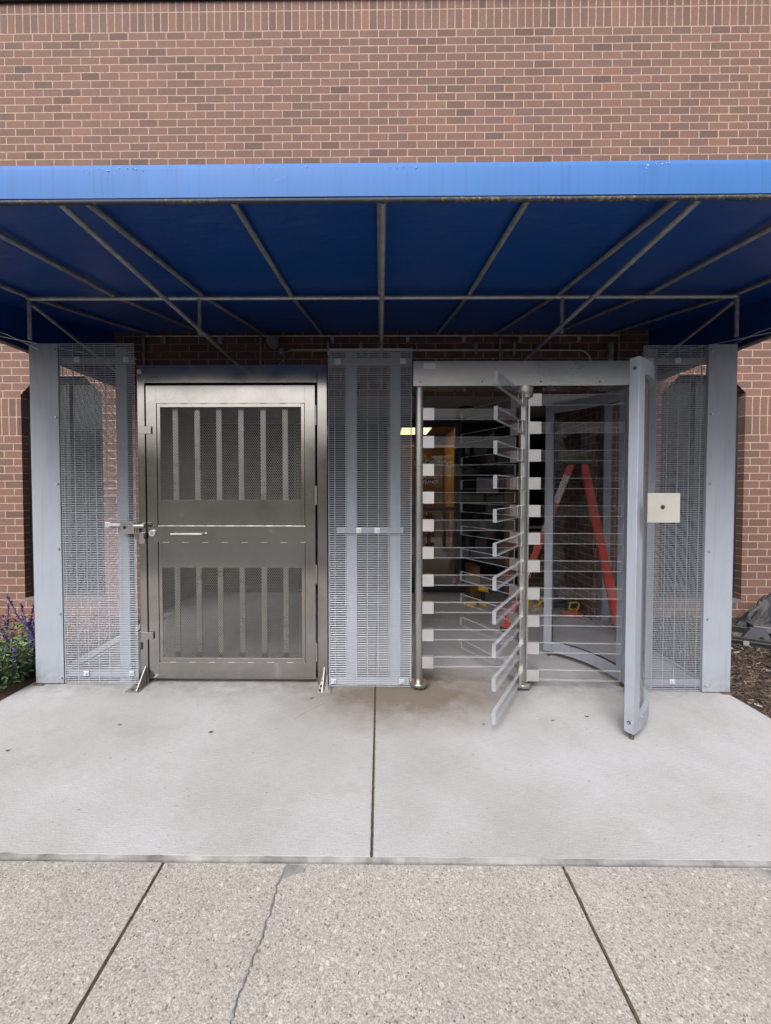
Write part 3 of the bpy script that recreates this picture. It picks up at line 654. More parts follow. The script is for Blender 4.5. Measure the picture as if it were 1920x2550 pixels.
# ------------------------------------------------------------ swing gate
gt = thing('security_gate', (-1.05, -1.5, 0), 'stainless steel security gate with two expanded metal panels', 'gate')
GY = -1.52; st = M['stainless']
fm = MB(); fm.box(-1.729, -1.677, GY, GY+.10, .0, 2.293); fm.box(-.445, -.375, GY, GY+.10, .0, 2.293); fm.box(-1.677, -.445, GY, GY+.10, 2.167, 2.293)
frame = fm.build('frame', st, gt, bevel=.003)
bx(-1.677, -.445, GY+.075, GY+.095, .0, .02).build('threshold', M['stainless_d'], gt)
bx(-1.677, -1.664, GY+.07, GY+.10, .02, 2.167).box(-.458, -.445, GY+.07, GY+.10, .02, 2.167).box(-1.664, -.458, GY+.07, GY+.10, 2.15, 2.167).build('door_stop', M['frame_dark'], gt)
leaf = MB(); x0, x1 = -1.669, -.462; y0, y1 = GY+.004, GY+.045
leaf.box(x0, -1.596, y0, y1, .04, 2.148); leaf.box(-.534, x1, y0, y1, .04, 2.148)
for z0, z1 in ((.04,.158), (1.031,1.148), (2.022,2.148)): leaf.box(-1.596, -.534, y0, y1, z0, z1)
lf = leaf.build('leaf', st, gt, bevel=.0007)
def infill(z0, z1, mz0, mz1):
    m = MB(); a_, b_ = -1.592, -.538; ym = GY+.0065
    m.box(a_, -1.569, ym, ym+.006, z0, z1); m.box(-.561, b_, ym, ym+.006, z0, z1)
    m.box(-1.569, -.561, ym, ym+.006, z0, mz0); m.box(-1.569, -.561, ym, ym+.006, mz1, z1)
    o = m.build('infill_panel', M['stainless'], lf, bevel=.001)
    # welds round the border
    wl = MB()
    for i in range(8):
        x = a_+.03+i*.142; wl.box(x, x+.045, ym-.0015, ym, z1-.004, z1+.001); wl.box(x+.04, x+.085, ym-.0015, ym, z0-.001, z0+.002)
    wl.build('weld', M['stainless_d'], lf)
    # expanded metal
    e = MB(); dx, dz = .0155, .0225; X0, X1 = -1.570, -.560; nx_ = int((X1-X0)/dx)+1; nz_ = int((mz1-mz0)/dz)+1; wd = .0015; yb = ym+.001
    for j in range(nz_):
        for i in range(nx_):
            for q in (0, 1):
                cx_ = X0+(i+.5*q)*dx; cz_ = mz0+(j+.5*q)*dz
                if cx_ > X1 or cz_ > mz1: continue
                # vertical bond
                bz = dz*.13; e.add([(cx_-wd*1.2, yb, cz_-bz), (cx_+wd*1.2, yb, cz_-bz), (cx_+wd*1.2, yb+.001, cz_+bz), (cx_-wd*1.2, yb+.001, cz_+bz)], [(0,1,2,3)])
                for sx in (-1, 1):
                    ex, ez = cx_+sx*dx/2, cz_+dz/2
                    if ez-bz > mz1 or ex < X0-.001 or ex > X1+.001: continue
                    p0 = (cx_+sx*wd*.2, cz_+bz*.8); p1 = (ex-sx*wd*.2, ez-bz*.8)
                    e.add([(p0[0]-wd, yb, p0[1]), (p0[0]+wd, yb, p0[1]), (p1[0]+wd, yb, p1[1]), (p1[0]-wd, yb, p1[1]), (p0[0]-wd, yb+.0022, p0[1]+.001), (p0[0]+wd, yb+.0022, p0[1]+.001), (p1[0]+wd, yb+.0022, p1[1]+.001), (p1[0]-wd, yb+.0022, p1[1]+.001)], [(0,1,2,3), (4,7,6,5), (1,5,6,2), (0,3,7,4)])
    e.build('expanded_mesh', M['strand'], o, fix=False)
infill(1.1483, 2.0215, 1.335, 1.996); infill(.1583, 1.0307, .190, .846)
for x in (-1.488, -1.329, -1.170, -1.009, -.848, -.688):
    bx(x-.019, x+.019, GY+.062, GY+.074, .05, 2.14).build('bar', M['stainless2'], lf)
MB().path([(-1.486, GY, 1.085), (-1.478, GY-.035, 1.092), (-1.262, GY-.035, 1.092), (-1.254, GY, 1.085)], .0065, 10).build('handle', M['stainless2'], lf, smooth=True)
lk = MB().tube((-1.631, GY-.010, 1.097), (-1.631, GY+.004, 1.097), .0225, 24).build('lock', M['zinc'], lf, smooth=True)
MB().tube((-1.631, GY-.014, 1.097), (-1.631, GY-.010, 1.097), .012, 16).build('keyway', M['stainless2'], lk, smooth=True)
for a_, b_ in ((2.004,1.865), (1.434,1.299), (.870,.734), (.309,.174)):
    h = MB().tube((-.4535, GY-.004, b_), (-.4535, GY-.004, a_), .0085, 12)
    h.build('hinge', M['stainless2'], gt, smooth=True)
bx(-1.718, -1.628, GY-.008, GY-.003, 1.805, 1.859).build('stop_tab', M['stainless2'], gt, bevel=.001)
bx(-1.717, -1.632, GY-.008, GY-.003, .328, .380).build('stop_tab', st, gt, bevel=.001)
bx(-1.722, -1.680, GY-.010, GY-.002, 1.02, 1.10).build('strike_plate', M['stainless2'], gt, bevel=.001)
bx(-1.690, -1.672, GY-.012, GY-.003, 1.055, 1.095).build('latch', M['black'], gt)
bx(-1.728, -1.712, GY-.003, GY-.001, .255, .305).build('slot', M['black'], gt)
MB().tube((-1.71, GY-.006, 2.245), (-1.71, GY, 2.245), .016, 20).build('cap_bolt', M['stainless2'], gt, smooth=True)
def foot(x, dirx, y):
    f = MB().box(x-.045 + dirx*.02, x+.045 + dirx*.02, y-.135, y, .0, .007)
    f.prism([(x+.003, y, .007), (x+.003, y-.12, .007), (x+.003, y, .13)], (.005, 0, 0))
    o = f.build('foot_bracket', M['stainless_d'], gt)
    for dy in (-.105, -.04): MB().tube((x-.022 + dirx*.01, y+dy, .007), (x-.022 + dirx*.01, y+dy, .018), .009, 8).build('bolt', M['rust'], o)
foot(-1.70, -1, GY-.001); foot(-.405, 1, GY-.001)

# ------------------------------------------------------------ turnstile
ts = thing('turnstile', (1.007, -1.56, 0), 'full height turnstile with clear bars, stainless header and grey curved cage', 'turnstile')
hd = bx(.228, 1.72, -1.605, -1.44, 2.118, 2.288).build('header', M['stainless2'], ts, bevel=.003)
pl = bx(.300, .380, -1.6075, -1.605, 2.235, 2.272).build('maker_plate', M['zinc'], hd)
for x in (.277, .70, 1.10, 1.5): MB().tube((x, -1.609, 2.145), (x, -1.605, 2.145), .005, 8).build('screw', M['black'], hd)
for x in (.60, 1.16, 1.23): MB().tube((x, -1.50, 2.108), (x, -1.50, 2.118), .012, 8).build('screw', M['stainless_d'], hd)
lp = MB().tube((.276, -1.548, .045), (.276, -1.548, 2.118), .030, 28).build('barrier_post', M['stainless2'], ts, smooth=True)
def flange(x, y, parent, r=.064):
    o = MB().tube((x, y, .022), (x, y, .046), r, 36).build('flange', M['stainless2'], parent, smooth=True, bevel=.003)
    for t in range(4):
        a_ = R(45+90*t); bx_, by = x+r*.68*math.cos(a_), y+r*.68*math.sin(a_)
        MB().tube((bx_, by, 0), (bx_, by, .022), .010, 10).build('foot_bolt', M['rust'], o)
flange(.276, -1.555, lp)
def arm(cx, cy, ang, z, r0, rs, r1, parent, nm='arm'):
    """clear bar from r0 to r1 along ang, stainless sleeve up to rs"""
    Mx = Matrix.Translation((cx, cy, z)) @ Matrix.Rotation(ang, 4, 'Z')
    pass
    m = MB(); e = .0019; yh = .0115; zh = .0375; y2 = yh-.0015
    P = lambda x, y, z: Mx @ Vector((x, y, z))
    for sy in (-1, 1):
        # clear broad face set inside a sawn, chamfered border
        f = [P(r0, sy*yh, -zh+e), P(r1-e, sy*yh, -zh+e), P(r1-e, sy*yh, zh-e), P(r0, sy*yh, zh-e)]
        g = [P(r0, sy*y2, -zh), P(r1, sy*y2, -zh), P(r1, sy*y2, zh), P(r0, sy*y2, zh)]
        m.add(f, [(0,1,2,3)], 0); m.add(f+g, [(0,1,5,4), (1,2,6,5), (2,3,7,6)], 1)
    g = [P(x, y, z) for x in (r0, r1) for y, z in ((-y2,-zh),(y2,-zh),(y2,zh),(-y2,zh))]
    m.add(g, [(0,1,5,4), (2,3,7,6), (4,5,6,7)], 1)
    m.build(nm, [M['acrylic'], M['acr_edge']], parent, fix=False)
    s = MB().box(r0-.004, rs, -.0165, -.0118, -.0415, .0415, 0, Mx).box(r0-.004, rs, .0118, .0165, -.0415, .0415, 0, Mx).box(r0-.004, rs, -.0118, .0118, .0378, .0415, 0, Mx).box(r0-.004, rs, -.0118, .0118, -.0415, -.0378, 0, Mx)
    s.build('sleeve', M['sleeve'], parent)
for i in range(10): arm(.276, -1.553, 0, .186+.1942*i, .028, .102, .672, lp)
cx0, cy0 = 1.007, -1.555
ro = MB().tube((cx0, cy0, .045), (cx0, cy0, 2.045), .027, 28).build('rotor_column', M['stainless2'], ts, smooth=True)
for a_ in (-2, -122, 118):
    Mx = Matrix.Translation((cx0, cy0, 0)) @ Matrix.Rotation(R(a_), 4, 'Z')
    MB().box(.020, .034, -.014, .014, .05, 2.045, 0, Mx).build('column_fin', M['stainless2'], ro)
    for i in range(11): arm(cx0, cy0, R(a_), .100+.1930*i, .034, .112, .678, ro)
MB().lathe((cx0, cy0, 2.04), [(0,0),(.045,0),(.056,.012),(.060,.03),(.060,.078),(0,.078)], 28).build('bearing', M['stainless2'], ts, smooth=True)
flange(cx0, cy0, ro, .061)
# curved cage
cg = thing('cage_tmp', (0,0,0), 'x', 'x'); bpy.data.objects.remove(cg)
def arc(r0, r1, t0, t1, z0, z1, name, mat, parent, n=None, bevel=0):
    n = n or max(2, int(abs(t1-t0)/2.0)); vs_ = []
    for i in range(n+1):
        t = R(t0+(t1-t0)*i/n); c_, s_ = math.cos(t), math.sin(t)
        vs_ += [(cx0+r0*c_, cy0+r0*s_, z0), (cx0+r1*c_, cy0+r1*s_, z0), (cx0+r1*c_, cy0+r1*s_, z1), (cx0+r0*c_, cy0+r0*s_, z1)]
    fs = [(4*i+a_, 4*(i+1)+a_, 4*(i+1)+(a_+1) % 4, 4*i+(a_+1) % 4) for i in range(n) for a_ in range(4)] + [(0,1,2,3), tuple(4*n+a_ for a_ in (3,2,1,0))]
    return MB().add(vs_, fs).build(name, mat, parent, smooth=True, bevel=bevel)
PM = M['panel']; ri, ro_ = .700, .752; zb, zt = .045, 2.13
for (t0, t1) in ((-58, -.25), (.25, 57)):
    e0 = 5.2; 
    arc(ri, ro_, t0, t0+e0, zb, zt, 'cage_post', PM, ts, bevel=.002)
    arc(ri, ro_, t1-e0, t1, zb, zt, 'cage_post', PM, ts, bevel=.002)
    arc(ri+.001, ro_-.001, t0+e0, t1-e0, zt-.085, zt-.001, 'cage_rail', PM, ts)
    arc(ri+.001, ro_-.001, t0+e0, t1-e0, zb+.001, zb+.085, 'cage_rail', PM, ts)
    arc(ri+.022, ri+.028, t0+e0-.3, t1-e0+.3, zb+.07, zt-.07, 'clear_sheet', M['poly'], ts)
    arc(ri+.018, ri+.022, t0+e0, t0+e0+.5, zb+.085, zt-.085, 'gasket', M['black'], ts); arc(ri+.018, ri+.022, t1-e0-.5, t1-e0, zb+.085, zt-.085, 'gasket', M['black'], ts)
    arc(ri+.014, ri+.024, t0+e0, t1-e0, zb+.085, zb+.092, 'gasket', M['black'], ts); arc(ri+.014, ri+.024, t0+e0, t1-e0, zt-.092, zt-.085, 'gasket', M['black'], ts)
for t_ in (-55, -3, 3, 54):
    x, y = cx0+.726*math.cos(R(t_)), cy0+.726*math.sin(R(t_)); MB().tube((x, y, 0), (x, y, zb), .013, 10).build('cage_foot', M['rust'], ts)
def capscrew(t_deg, r, z):
    # screw on the end cap of the front post
    t = R(-58); c_, s_ = math.cos(t), math.sin(t); n_ = Vector((s_, -c_, 0)); p = Vector((cx0+r*c_, cy0+r*s_, z)); p2 = p + n_*.003
    if n_.y > 0: pass
    MB().tube(p, p + n_*.003, .009, 16).build('cap_hole', M['black'], ts); MB().tube(p + n_*.003, p+n_*.006, .004, 10).build('screw', M['alum'], ts)
capscrew(0, .728, 2.07); capscrew(0, .728, .105)
for z in (.115, 2.085):
    t = R(-50); p = Vector((cx0+.752*math.cos(t), cy0+.752*math.sin(t), z)); d = Vector((math.cos(t), math.sin(t), 0)); MB().tube(p, p+d*.004, .006, 10).build('screw', M['alum'], ts)
# brushed plate with centre hole on the front of the cage
ip = holed_plate(1.418, 1.588, 1.232, 1.388, -2.262, -2.256, 1.498, 1.312, .0125).build('reader_plate', M['stainless2'], ts)
ip.data.materials[0] = steel('pale_brushed_plate', (.46,.45,.42), .45, .6, .6)
MB().tube((1.498, -2.258, 1.312), (1.498, -2.250, 1.312), .0135, 20).build('hole', M['black'], ip)
bx(1.562, 1.584, -2.254, -2.06, 1.26, 1.36).build('plate_bracket', M['stainless2'], ip)

# ------------------------------------------------------------ stepladder
lad = thing('stepladder', (1.80, -.2, 0), 'red orange fibreglass stepladder open behind the turnstile', 'ladder')
u_ = Vector((.917, -.40, 0)); w_ = Vector((.40, .917, 0))
def lrail(p, q, dw, parent, nm='rail'):
    # channel-shaped rail from p (foot) to q (top): flat side faces along w
    p = Vector(p); q = Vector(q); d = (q-p).normalized(); a_ = d.cross(w_).normalized(); m = MB()
    for (a0, a1, w0, w1) in ((-.031,.031,0,.004*dw), (-.031,-.027,.004*dw,.026*dw), (.027,.031,.004*dw,.026*dw)):
        vs_ = [b + a_*aa + w_*ww for b in (p, q) for aa, ww in ((a0,w0),(a1,w0),(a1,w1),(a0,w1))]
        m.add(vs_, [(0,1,2,3), (4,7,6,5)] + [(i, 4+i, 4+(i+1) % 4, (i+1) % 4) for i in range(4)])
    return m.build(nm, M['orange'], parent)
A = Vector((1.245, -.36, .02)); B = Vector((2.245, -.64, .02)); Tm = Vector((1.885, -.50, 1.66))
Ta = Tm - u_*.055; Tb = Tm + u_*.055
W_ = .42
ra = lrail(A, Ta, 1, lad); lrail(B, Tb, 1, lad, 'rail')
lrail(A + w_*W_, Ta + w_*(W_-.06), -1, lad); lrail(B + w_*W_, Tb + w_*(W_-.06), -1, lad)
for i in range(5):
    t = (i+1)/6.0; p = A.lerp(Ta, t)
    Mx = Matrix.Translation(p) @ Matrix(((u_.x, w_.x, 0, 0), (u_.y, w_.y, 0, 0), (0, 0, 1, 0), (0,0,0,1)))
    MB().box(-.035, .035, .005, W_-.06*t-.005, -.01, .012, 0, Mx).build('step', M['alum'], lad)
for i in range(3):
    t = (i+1)/4.0; p = B.lerp(Tb, t); MB().tube(p + w_*.01, p + w_*(W_-.06*t), .010, 8).build('brace', M['alum'], lad)
for p in (A, B, A+w_*W_, B+w_*W_): bx(p.x-.04, p.x+.04, p.y-.03, p.y+.03, 0, .035).build('rubber_foot', M['black'], lad)
Mx = Matrix.Translation(Tm + Vector((0,0,.02))) @ Matrix(((u_.x, w_.x, 0, 0), (u_.y, w_.y, 0, 0), (0, 0, 1, 0), (0,0,0,1)))
MB().box(-.12, .12, -.02, W_-.04, -.03, .03, 0, Mx).build('top_cap', M['black'], lad, bevel=.01)
def sticker(t0, t1, s0, s1, mat):
    d = (Ta-A); dn = d.normalized(); a_ = dn.cross(w_).normalized(); p0 = A + d*t0; p1 = A + d*t1; of = -w_*.0015
    P = [p0 + a_*s0 + of, p0 + a_*s1 + of, p1 + a_*s1 + of, p1 + a_*s0 + of]
    MB().prism(P, w_*.001).build('sticker', mat, ra)
k = N('printed_label'); k.col(k.ramp(k.noise(120, 2, .6, vec=k.mapped((1, 1, 2.5))), [(.46, (.12,.12,.13)), (.5, (.62,.62,.62))])); k.rough(.5)
sticker(.77, .93, -.025, .028, k.mat); sticker(.60, .70, -.024, .026, k.mat); sticker(.34, .39, -.02, .02, M['white'])

# ------------------------------------------------------------ tools on the vestibule floor
def drill(name, loc, rz, label, lying=True):
    t = thing(name, loc, label, 'power drill', 'yellow and black cordless drills on the floor')
    Mx = Matrix.Translation(loc) @ Matrix.Rotation(rz, 4, 'Z') @ (Matrix.Rotation(R(90), 4, 'X') if lying else Matrix.Identity(4))
    z0 = .035 if lying else 0
    def T(p): return Mx @ Vector(p)
    off = .17 if not lying else 0
    MB().tube(T((-.08, off+.0 if lying else 0, .0 if lying else .2)), T((.05, 0, 0 if lying else .2)), .033, 14).build('body', M['yellow'], t, smooth=True).location.z += z0
    MB().tube(T((.05, 0, 0 if lying else .2)), T((.10, 0, 0 if lying else .2)), .024, 14, r2=.014).build('chuck', M['black'], t, smooth=True).location.z += z0
    MB().box(-.05, -.01, -.17 if lying else -.018, -.02 if lying else .018, -.018 if lying else .05, .018 if lying else .17, 0, Mx).build('handle', M['black'], t, bevel=.005).location.z += z0
    MB().box(-.09, .03, -.23 if lying else -.035, -.17 if lying else .035, -.033 if lying else 0, .033 if lying else .05, 0, Mx).build('battery', M['yellow'], t, bevel=.004).location.z += z0
    return t
drill('cordless_drill', (1.10, .50, 0), R(15), 'yellow cordless drill lying on its side nearest the glass door')
drill('cordless_drill', (1.28, .55, 0), R(-40), 'yellow cordless drill standing upright beside another drill', False)
drill('cordless_drill', (1.78, .40, 0), R(60), 'cordless drill standing upright beside the beige tool bag', False)
bag = thing('tool_bag', (1.70, .20, 0), 'open beige canvas tool bag with yellow tools behind the turnstile', 'tool bag')
def blob(c, rx, ry, rz, amp, fr, seed, nu=28, nv=16, base=True):
    m = MB(); vs_ = []
    for j in range(nv+1):
        ph = math.pi/2*j/nv if base else math.pi*(j/nv-.5)
        for i in range(nu):
            t = 2*math.pi*i/nu; d = Vector((math.cos(t)*math.cos(ph), math.sin(t)*math.cos(ph), math.sin(ph)))
            q = d*fr + Vector((seed, 0, 0)); nz = abs(noise.noise(q))*2-.5 + .5*noise.noise(q*2.3); k1 = 1+amp*nz
            vs_.append((c[0]+d.x*rx*k1, c[1]+d.y*ry*k1, c[2]+max(0, d.z*rz*k1) if base else c[2]+d.z*rz*k1))
    return m.add(vs_, [(j*nu+i, j*nu+(i+1) % nu, (j+1)*nu+(i+1) % nu, (j+1)*nu+i) for j in range(nv) for i in range(nu)])
blob((1.68,.20,0), .20, .16, .17, .35, 2.2, 3).build('body', M['canvas'], bag, smooth=True)
MB().path([(1.56,.10,.15), (1.60,.08,.27), (1.70,.08,.30), (1.76,.10,.16)], .014, 8).build('strap', M['canvas'], bag, smooth=True)
for p, q in (((1.60,.12,.13),(1.52,.10,.25)), ((1.66,.10,.12),(1.64,.06,.27)), ((1.74,.12,.11),(1.80,.06,.22))):
    MB().tube(p, q, .016, 8).build('tool_handle', M['yellow'], bag, smooth=True)
MB().tube((1.60,.03,.17), (1.63,.01,.17), .045, 18).tube((1.58,.045,.17),(1.60,.03,.17), .03, 14).build('tape_reel', M['yellow'], bag, smooth=True)
lz = thing('laser_level', (2.17, .20, 0), 'black and yellow laser level on an orange pouch by the brick return', 'laser level')
MB().box(2.10, 2.24, .17, .24, .05, .16, 0).build('body', M['black'], lz, bevel=.02)
fr_ = MB(); P = [(2.12,.168,.08),(2.135,.168,.145),(2.20,.168,.15),(2.235,.168,.13),(2.215,.168,.07),(2.15,.168,.065),(2.12,.168,.08)]
fr_.path(P, .009, 8).build('bumper', M['yellow'], lz, smooth=True)
blob((2.15,.16,0), .12, .08, .07, .3, 2, 9, 20, 10).build('pouch', paint('rust_orange_cloth', (.30,.09,.05), .9), lz, smooth=True)
rg = thing('dark_rag', (2.38, .28, 0), 'dark cloth heap on the floor behind the laser level', 'cloth')
bpy.data.objects.remove(rg)
hp = blob((2.0,.62,0), .28, .16, .14, .5, 3, 21).build('cloth_heap', paint('dark_cloth', (.035,.035,.04), .9), None, smooth=True)
tag(hp, 'dark crumpled cloth heap on the vestibule floor by the brick return', 'cloth')
pb_ = MB().box(1.17, 1.29, YG-.4, YG-.06, 0, .42).build('cardboard_box', M['plywood']); tag(pb_, 'brown cardboard box standing inside the recess behind the drills', 'box')
pw = thing('plywood_sheet', (1.9, .95, 0), 'brown plywood sheet leaning behind the ladder', 'plywood')
MB().box(1.64, 1.95, .98, .995, .62, 1.62).build('board', M['plywood'], pw); MB().box(1.66, 1.70, .995, 1.03, 0, 1.6).box(1.89, 1.93, .995, 1.03, 0, 1.6).build('support', M['plywood'], pw)

# ------------------------------------------------------------ right-hand bed: tarp and open tool case
tpm = paint('black_tarp', (.016,.016,.018), .6, 0, .3, 8, .5)
def drape(cx, cy, rx, ry, h, seed, n=64, peaks=()):
    m = MB(); vs_ = []
    for j in range(n+1):
        for i in range(n+1):
            u = -1+2*i/n; v = -1+2*j/n; ang = math.atan2(v, u); rad = math.hypot(u, v)
            edge = 1 + .22*noise.noise((math.cos(ang)*1.7+seed, math.sin(ang)*1.7, 3))
            # square grid squeezed to a ragged disc
            k1 = max(abs(u), abs(v))/max(rad, 1e-6); x = u*k1*edge; y = v*k1*edge; q = min(1, max(abs(u), abs(v)))
            z = 0
            for px, py, ph, pw in peaks: z += ph*math.exp(-(((x-px)/pw)**2+((y-py)/pw)**2))
            fold = 1-abs(noise.noise((x*2.2+y*1.1+seed, y*5.5-x*2, seed)))*2
            fold2 = 1-abs(noise.noise((ang*2.6+seed, rad*.8, seed*2)))*2
            z += (.10*fold**3 + .16*fold2**3*(.3+q))*(1-q**3)
            z = max(z, 0)*(1-q**6)
            vs_.append((cx+x*rx, cy+y*ry, .0+z*h + .004 + .006*noise.noise((x*12, y*12, seed))))
    m.add(vs_, [(j*(n+1)+i, j*(n+1)+i+1, (j+1)*(n+1)+i+1, (j+1)*(n+1)+i) for j in range(n) for i in range(n)])
    return m
tag(drape(4.02, -.26, .42, .24, .34, 4.3, peaks=((-.1,.2,.75,.42),(.35,.1,.6,.4),(-.65,0,.3,.35))).build('black_tarp', tpm, None, smooth=True), 'crumpled black tarp heaped against the brick wall at right', 'tarp')
tag(drape(3.60, -.36, .24, .12, .16, 9.1, 40, peaks=((.2,.1,.6,.6),)).build('black_bag', tpm, None, smooth=True), 'flat black plastic bag end beside the larger tarp', 'bag')
cs = thing('tool_case', (3.7, -.85, 0), 'open black plastic tool case lying on the mulch', 'tool case')
Mx = Matrix.Translation((3.62, -.80, .012)) @ Matrix.Rotation(R(-32), 4, 'Z')
MB().box(-.42,.42,-.19,.19,0,.012,0,Mx).box(-.42,.42,-.19,-.17,.012,.085,0,Mx).box(-.42,.42,.17,.19,.012,.085,0,Mx).box(-.42,-.40,-.17,.17,.012,.085,0,Mx).box(.40,.42,-.17,.17,.012,.085,0,Mx).box(-.44,.44,-.205,-.19,.04,.06,0,Mx).build('tray', M['black'], cs, bevel=.004)
MB().box(-.39,.39,-.16,.16,.0125,.03,0,Mx).build('liner', paint('grey_foam', (.16,.145,.13), .9, 0, .3, 40), cs)
MB().box(-.20,-.18,-.165,.165,.031,.075,0,Mx).box(.05,.07,-.165,.165,.031,.075,0,Mx).box(-.18,.05,-.01,.01,.031,.075,0,Mx).build('divider', M['black'], cs)
MB().box(-.34,-.30,-.21,-.205,.015,.06,0,Mx).build('latch', M['pipe'], cs); MB().box(.0,.04,-.21,-.205,.015,.06,0,Mx).build('latch', M['pipe'], cs)
MB().prism([Mx @ Vector(p) for p in ((-.33,-.06,.031),(-.12,-.06,.031),(-.16,-.06,.15),(-.27,-.06,.14))], Mx.to_3x3() @ Vector((0,.06,0))).build('blade_guard', paint('slate_plastic', (.07,.075,.085), .5), cs)
Ml = Mx @ Matrix.Translation((.12, .20, .10)) @ Matrix.Rotation(R(-8), 4, 'X')
MB().box(-.34,.42,-.16,.20,0,.018,0,Ml).box(-.35,.43,-.17,-.16,-.03,.022,0,Ml).build('lid', paint('smoky_lid', (.10,.105,.115), .25), cs, bevel=.003)
MB().box(.0,.30,-.10,.10,.0185,.0195,0,Ml).build('paper', M['white'], cs)

# ------------------------------------------------------------ salvia plant
pl_ = thing('salvia_plant', (-2.95, -1.25, -.02), 'bushy green plant with purple flower spikes left of the steel panel', 'plant')
lg = [paint('leaf_dark', (.025,.052,.024), .6), paint('leaf_mid', (.055,.098,.038), .6), paint('leaf_light', (.13,.185,.06), .6)]
lmb = MB(); rng = random.Random(11)
def leafat(p, L, wdt, az, pitch, m):
    Mx = Matrix.Translation(p) @ Matrix.Rotation(az, 4, 'Z') @ Matrix.Rotation(-pitch, 4, 'Y') @ Matrix.Rotation(rng.gauss(0,.4), 4, 'X')
    pr_ = [(0,.0,0),(.25,.75,.015),(.55,1,.0),(.8,.6,-.03),(1,0,-.1)]
    c_ = [Mx @ Vector((a_*L, 0, c__*L-.06*L)) for a_, b_, c__ in pr_]; l_ = [Mx @ Vector((a_*L, b_*wdt/2, c__*L)) for a_, b_, c__ in pr_]; r_ = [Mx @ Vector((a_*L, -b_*wdt/2, c__*L)) for a_, b_, c__ in pr_]
    n0 = 5
    lmb.add(c_+l_+r_, [(i, i+1, n0+i+1, n0+i) for i in range(4)] + [(i, 2*n0+i, 2*n0+i+1, i+1) for i in range(4)], m)
centres = [(-2.70,-1.50,.18,.10),(-2.78,-1.20,.26,.10),(-2.62,-1.60,.20,.08), (-2.72,-1.42,.12,.0),(-2.95,-1.55,.14,.0),(-3.15,-1.35,.17,.0),(-2.95,-1.12,.16,.06),(-3.3,-1.7,.2,.0),(-2.72,-1.75,.10,-.03),(-3.0,-1.95,.14,0),(-3.4,-1.1,.2,0)]
for (cx_, cy_, rad, zb_) in centres:
    for _ in range(330):
        d = Vector((rng.gauss(0,1), rng.gauss(0,1), abs(rng.gauss(0,1)))).normalized()*rad*rng.uniform(.35, 1)
        p = Vector((cx_, cy_, zb_-.02)) + Vector((d.x*1.05, d.y, d.z*1.35)); 
        if p.x > -2.545 and p.y < -1.0: p.x = -2.55 - rng.uniform(0, .05)
        if p.y > -.25: continue
        top = p.z > .24 + rng.gauss(0,.05)
        leafat(p, rng.uniform(.025,.06), rng.uniform(.012,.026), math.atan2(d.y, d.x)+rng.gauss(0,.5), rng.uniform(-.5,.7), rng.choices([0,1,2], weights=[4,4,1] if not top else [1,4,4])[0])
for _ in range(150):
    cx_, cy_, rad, zb_ = rng.choice(centres); a_ = rng.uniform(0, 6.28); p = Vector((min(cx_+rng.gauss(0,.08), -2.57), min(cy_+rng.gauss(0,.08), -.3), zb_+rng.uniform(0,.08))); L_ = rng.uniform(.08,.20)
    q = p + Vector((math.cos(a_)*L_*.5, math.sin(a_)*L_*.5, L_)); q.x = min(q.x, -2.56) if q.y < -1.0 else q.x; r_ = p.lerp(q, .55) + Vector((0,0,L_*.12))
    wv_ = Vector((-math.sin(a_), math.cos(a_), 0))*.0028
    lmb.add([p-wv_, p+wv_, r_+wv_, r_-wv_, q], [(0,1,2,3), (3,2,4)], rng.choices([0,1,2,3], weights=[2,4,3,2])[0])
    if rng.random() < .5: leafat(q, rng.uniform(.03,.055), rng.uniform(.010,.02), a_, rng.uniform(-.3,.5), rng.choice([1,2]))
lmb.build('leaves', lg+[paint('dry_stem', (.22,.16,.09), .8)], pl_, fix=False)
sm_ = MB(); spikes = [(-2.74,-1.26,.22,.30,-.32),(-2.79,-1.22,.24,.34,-.45),(-2.70,-1.30,.18,.22,-.1),(-2.62,-1.45,.05,.25,.05),(-2.83,-1.5,.12,.18,-.2),(-2.72,-1.62,.06,.16,-.1),(-2.68,-1.38,.02,.26,.2),(-2.63,-1.3,.12,.28,-.15),(-2.66,-1.7,.05,.16,.05),(-3.0,-1.2,.2,.3,.1),(-2.93,-1.5,.1,.28,-.3)]
spikes += [(rng.uniform(-3.05,-2.60), rng.uniform(-1.9,-1.15), rng.uniform(.02,.2), rng.uniform(.18,.32), rng.uniform(-.4,.25)) for _ in range(16)]
pu = [paint('petal_violet', (.09,.045,.28), .6), paint('petal_deep', (.045,.025,.14), .6), paint('petal_pale', (.20,.14,.42), .6)]
for (x, y, z, L, lean) in spikes:
    fl = MB(); base = Vector((x, y, z-.02)); tip = Vector((x+lean*.3, y+rng.gauss(0,.03), z+L))
    fl.tube(base, tip, .003, 5, 3)
    for i in range(100):
        t = rng.uniform(.25, 1.0); p = base.lerp(tip, t); rr_ = .020*(1.15-t); a_ = rng.uniform(0, 6.28); q = p + Vector((math.cos(a_)*rr_, math.sin(a_)*rr_, rng.uniform(-.006,.010)))
        s_ = rng.uniform(.006,.012); dd = (q-p).normalized(); up = Vector((rng.gauss(0,.3), rng.gauss(0,.3), 1)).normalized(); sd_ = dd.cross(up).normalized()
        fl.add([p, q+sd_*s_*.6, q+dd*s_*1.2+up*s_*.4, q-sd_*s_*.6], [(0,1,2,3)], rng.choices([0,1,2], weights=[4,3,1])[0])
    fl.build('flower_spike', pu+[lg[1]], pl_, fix=False)

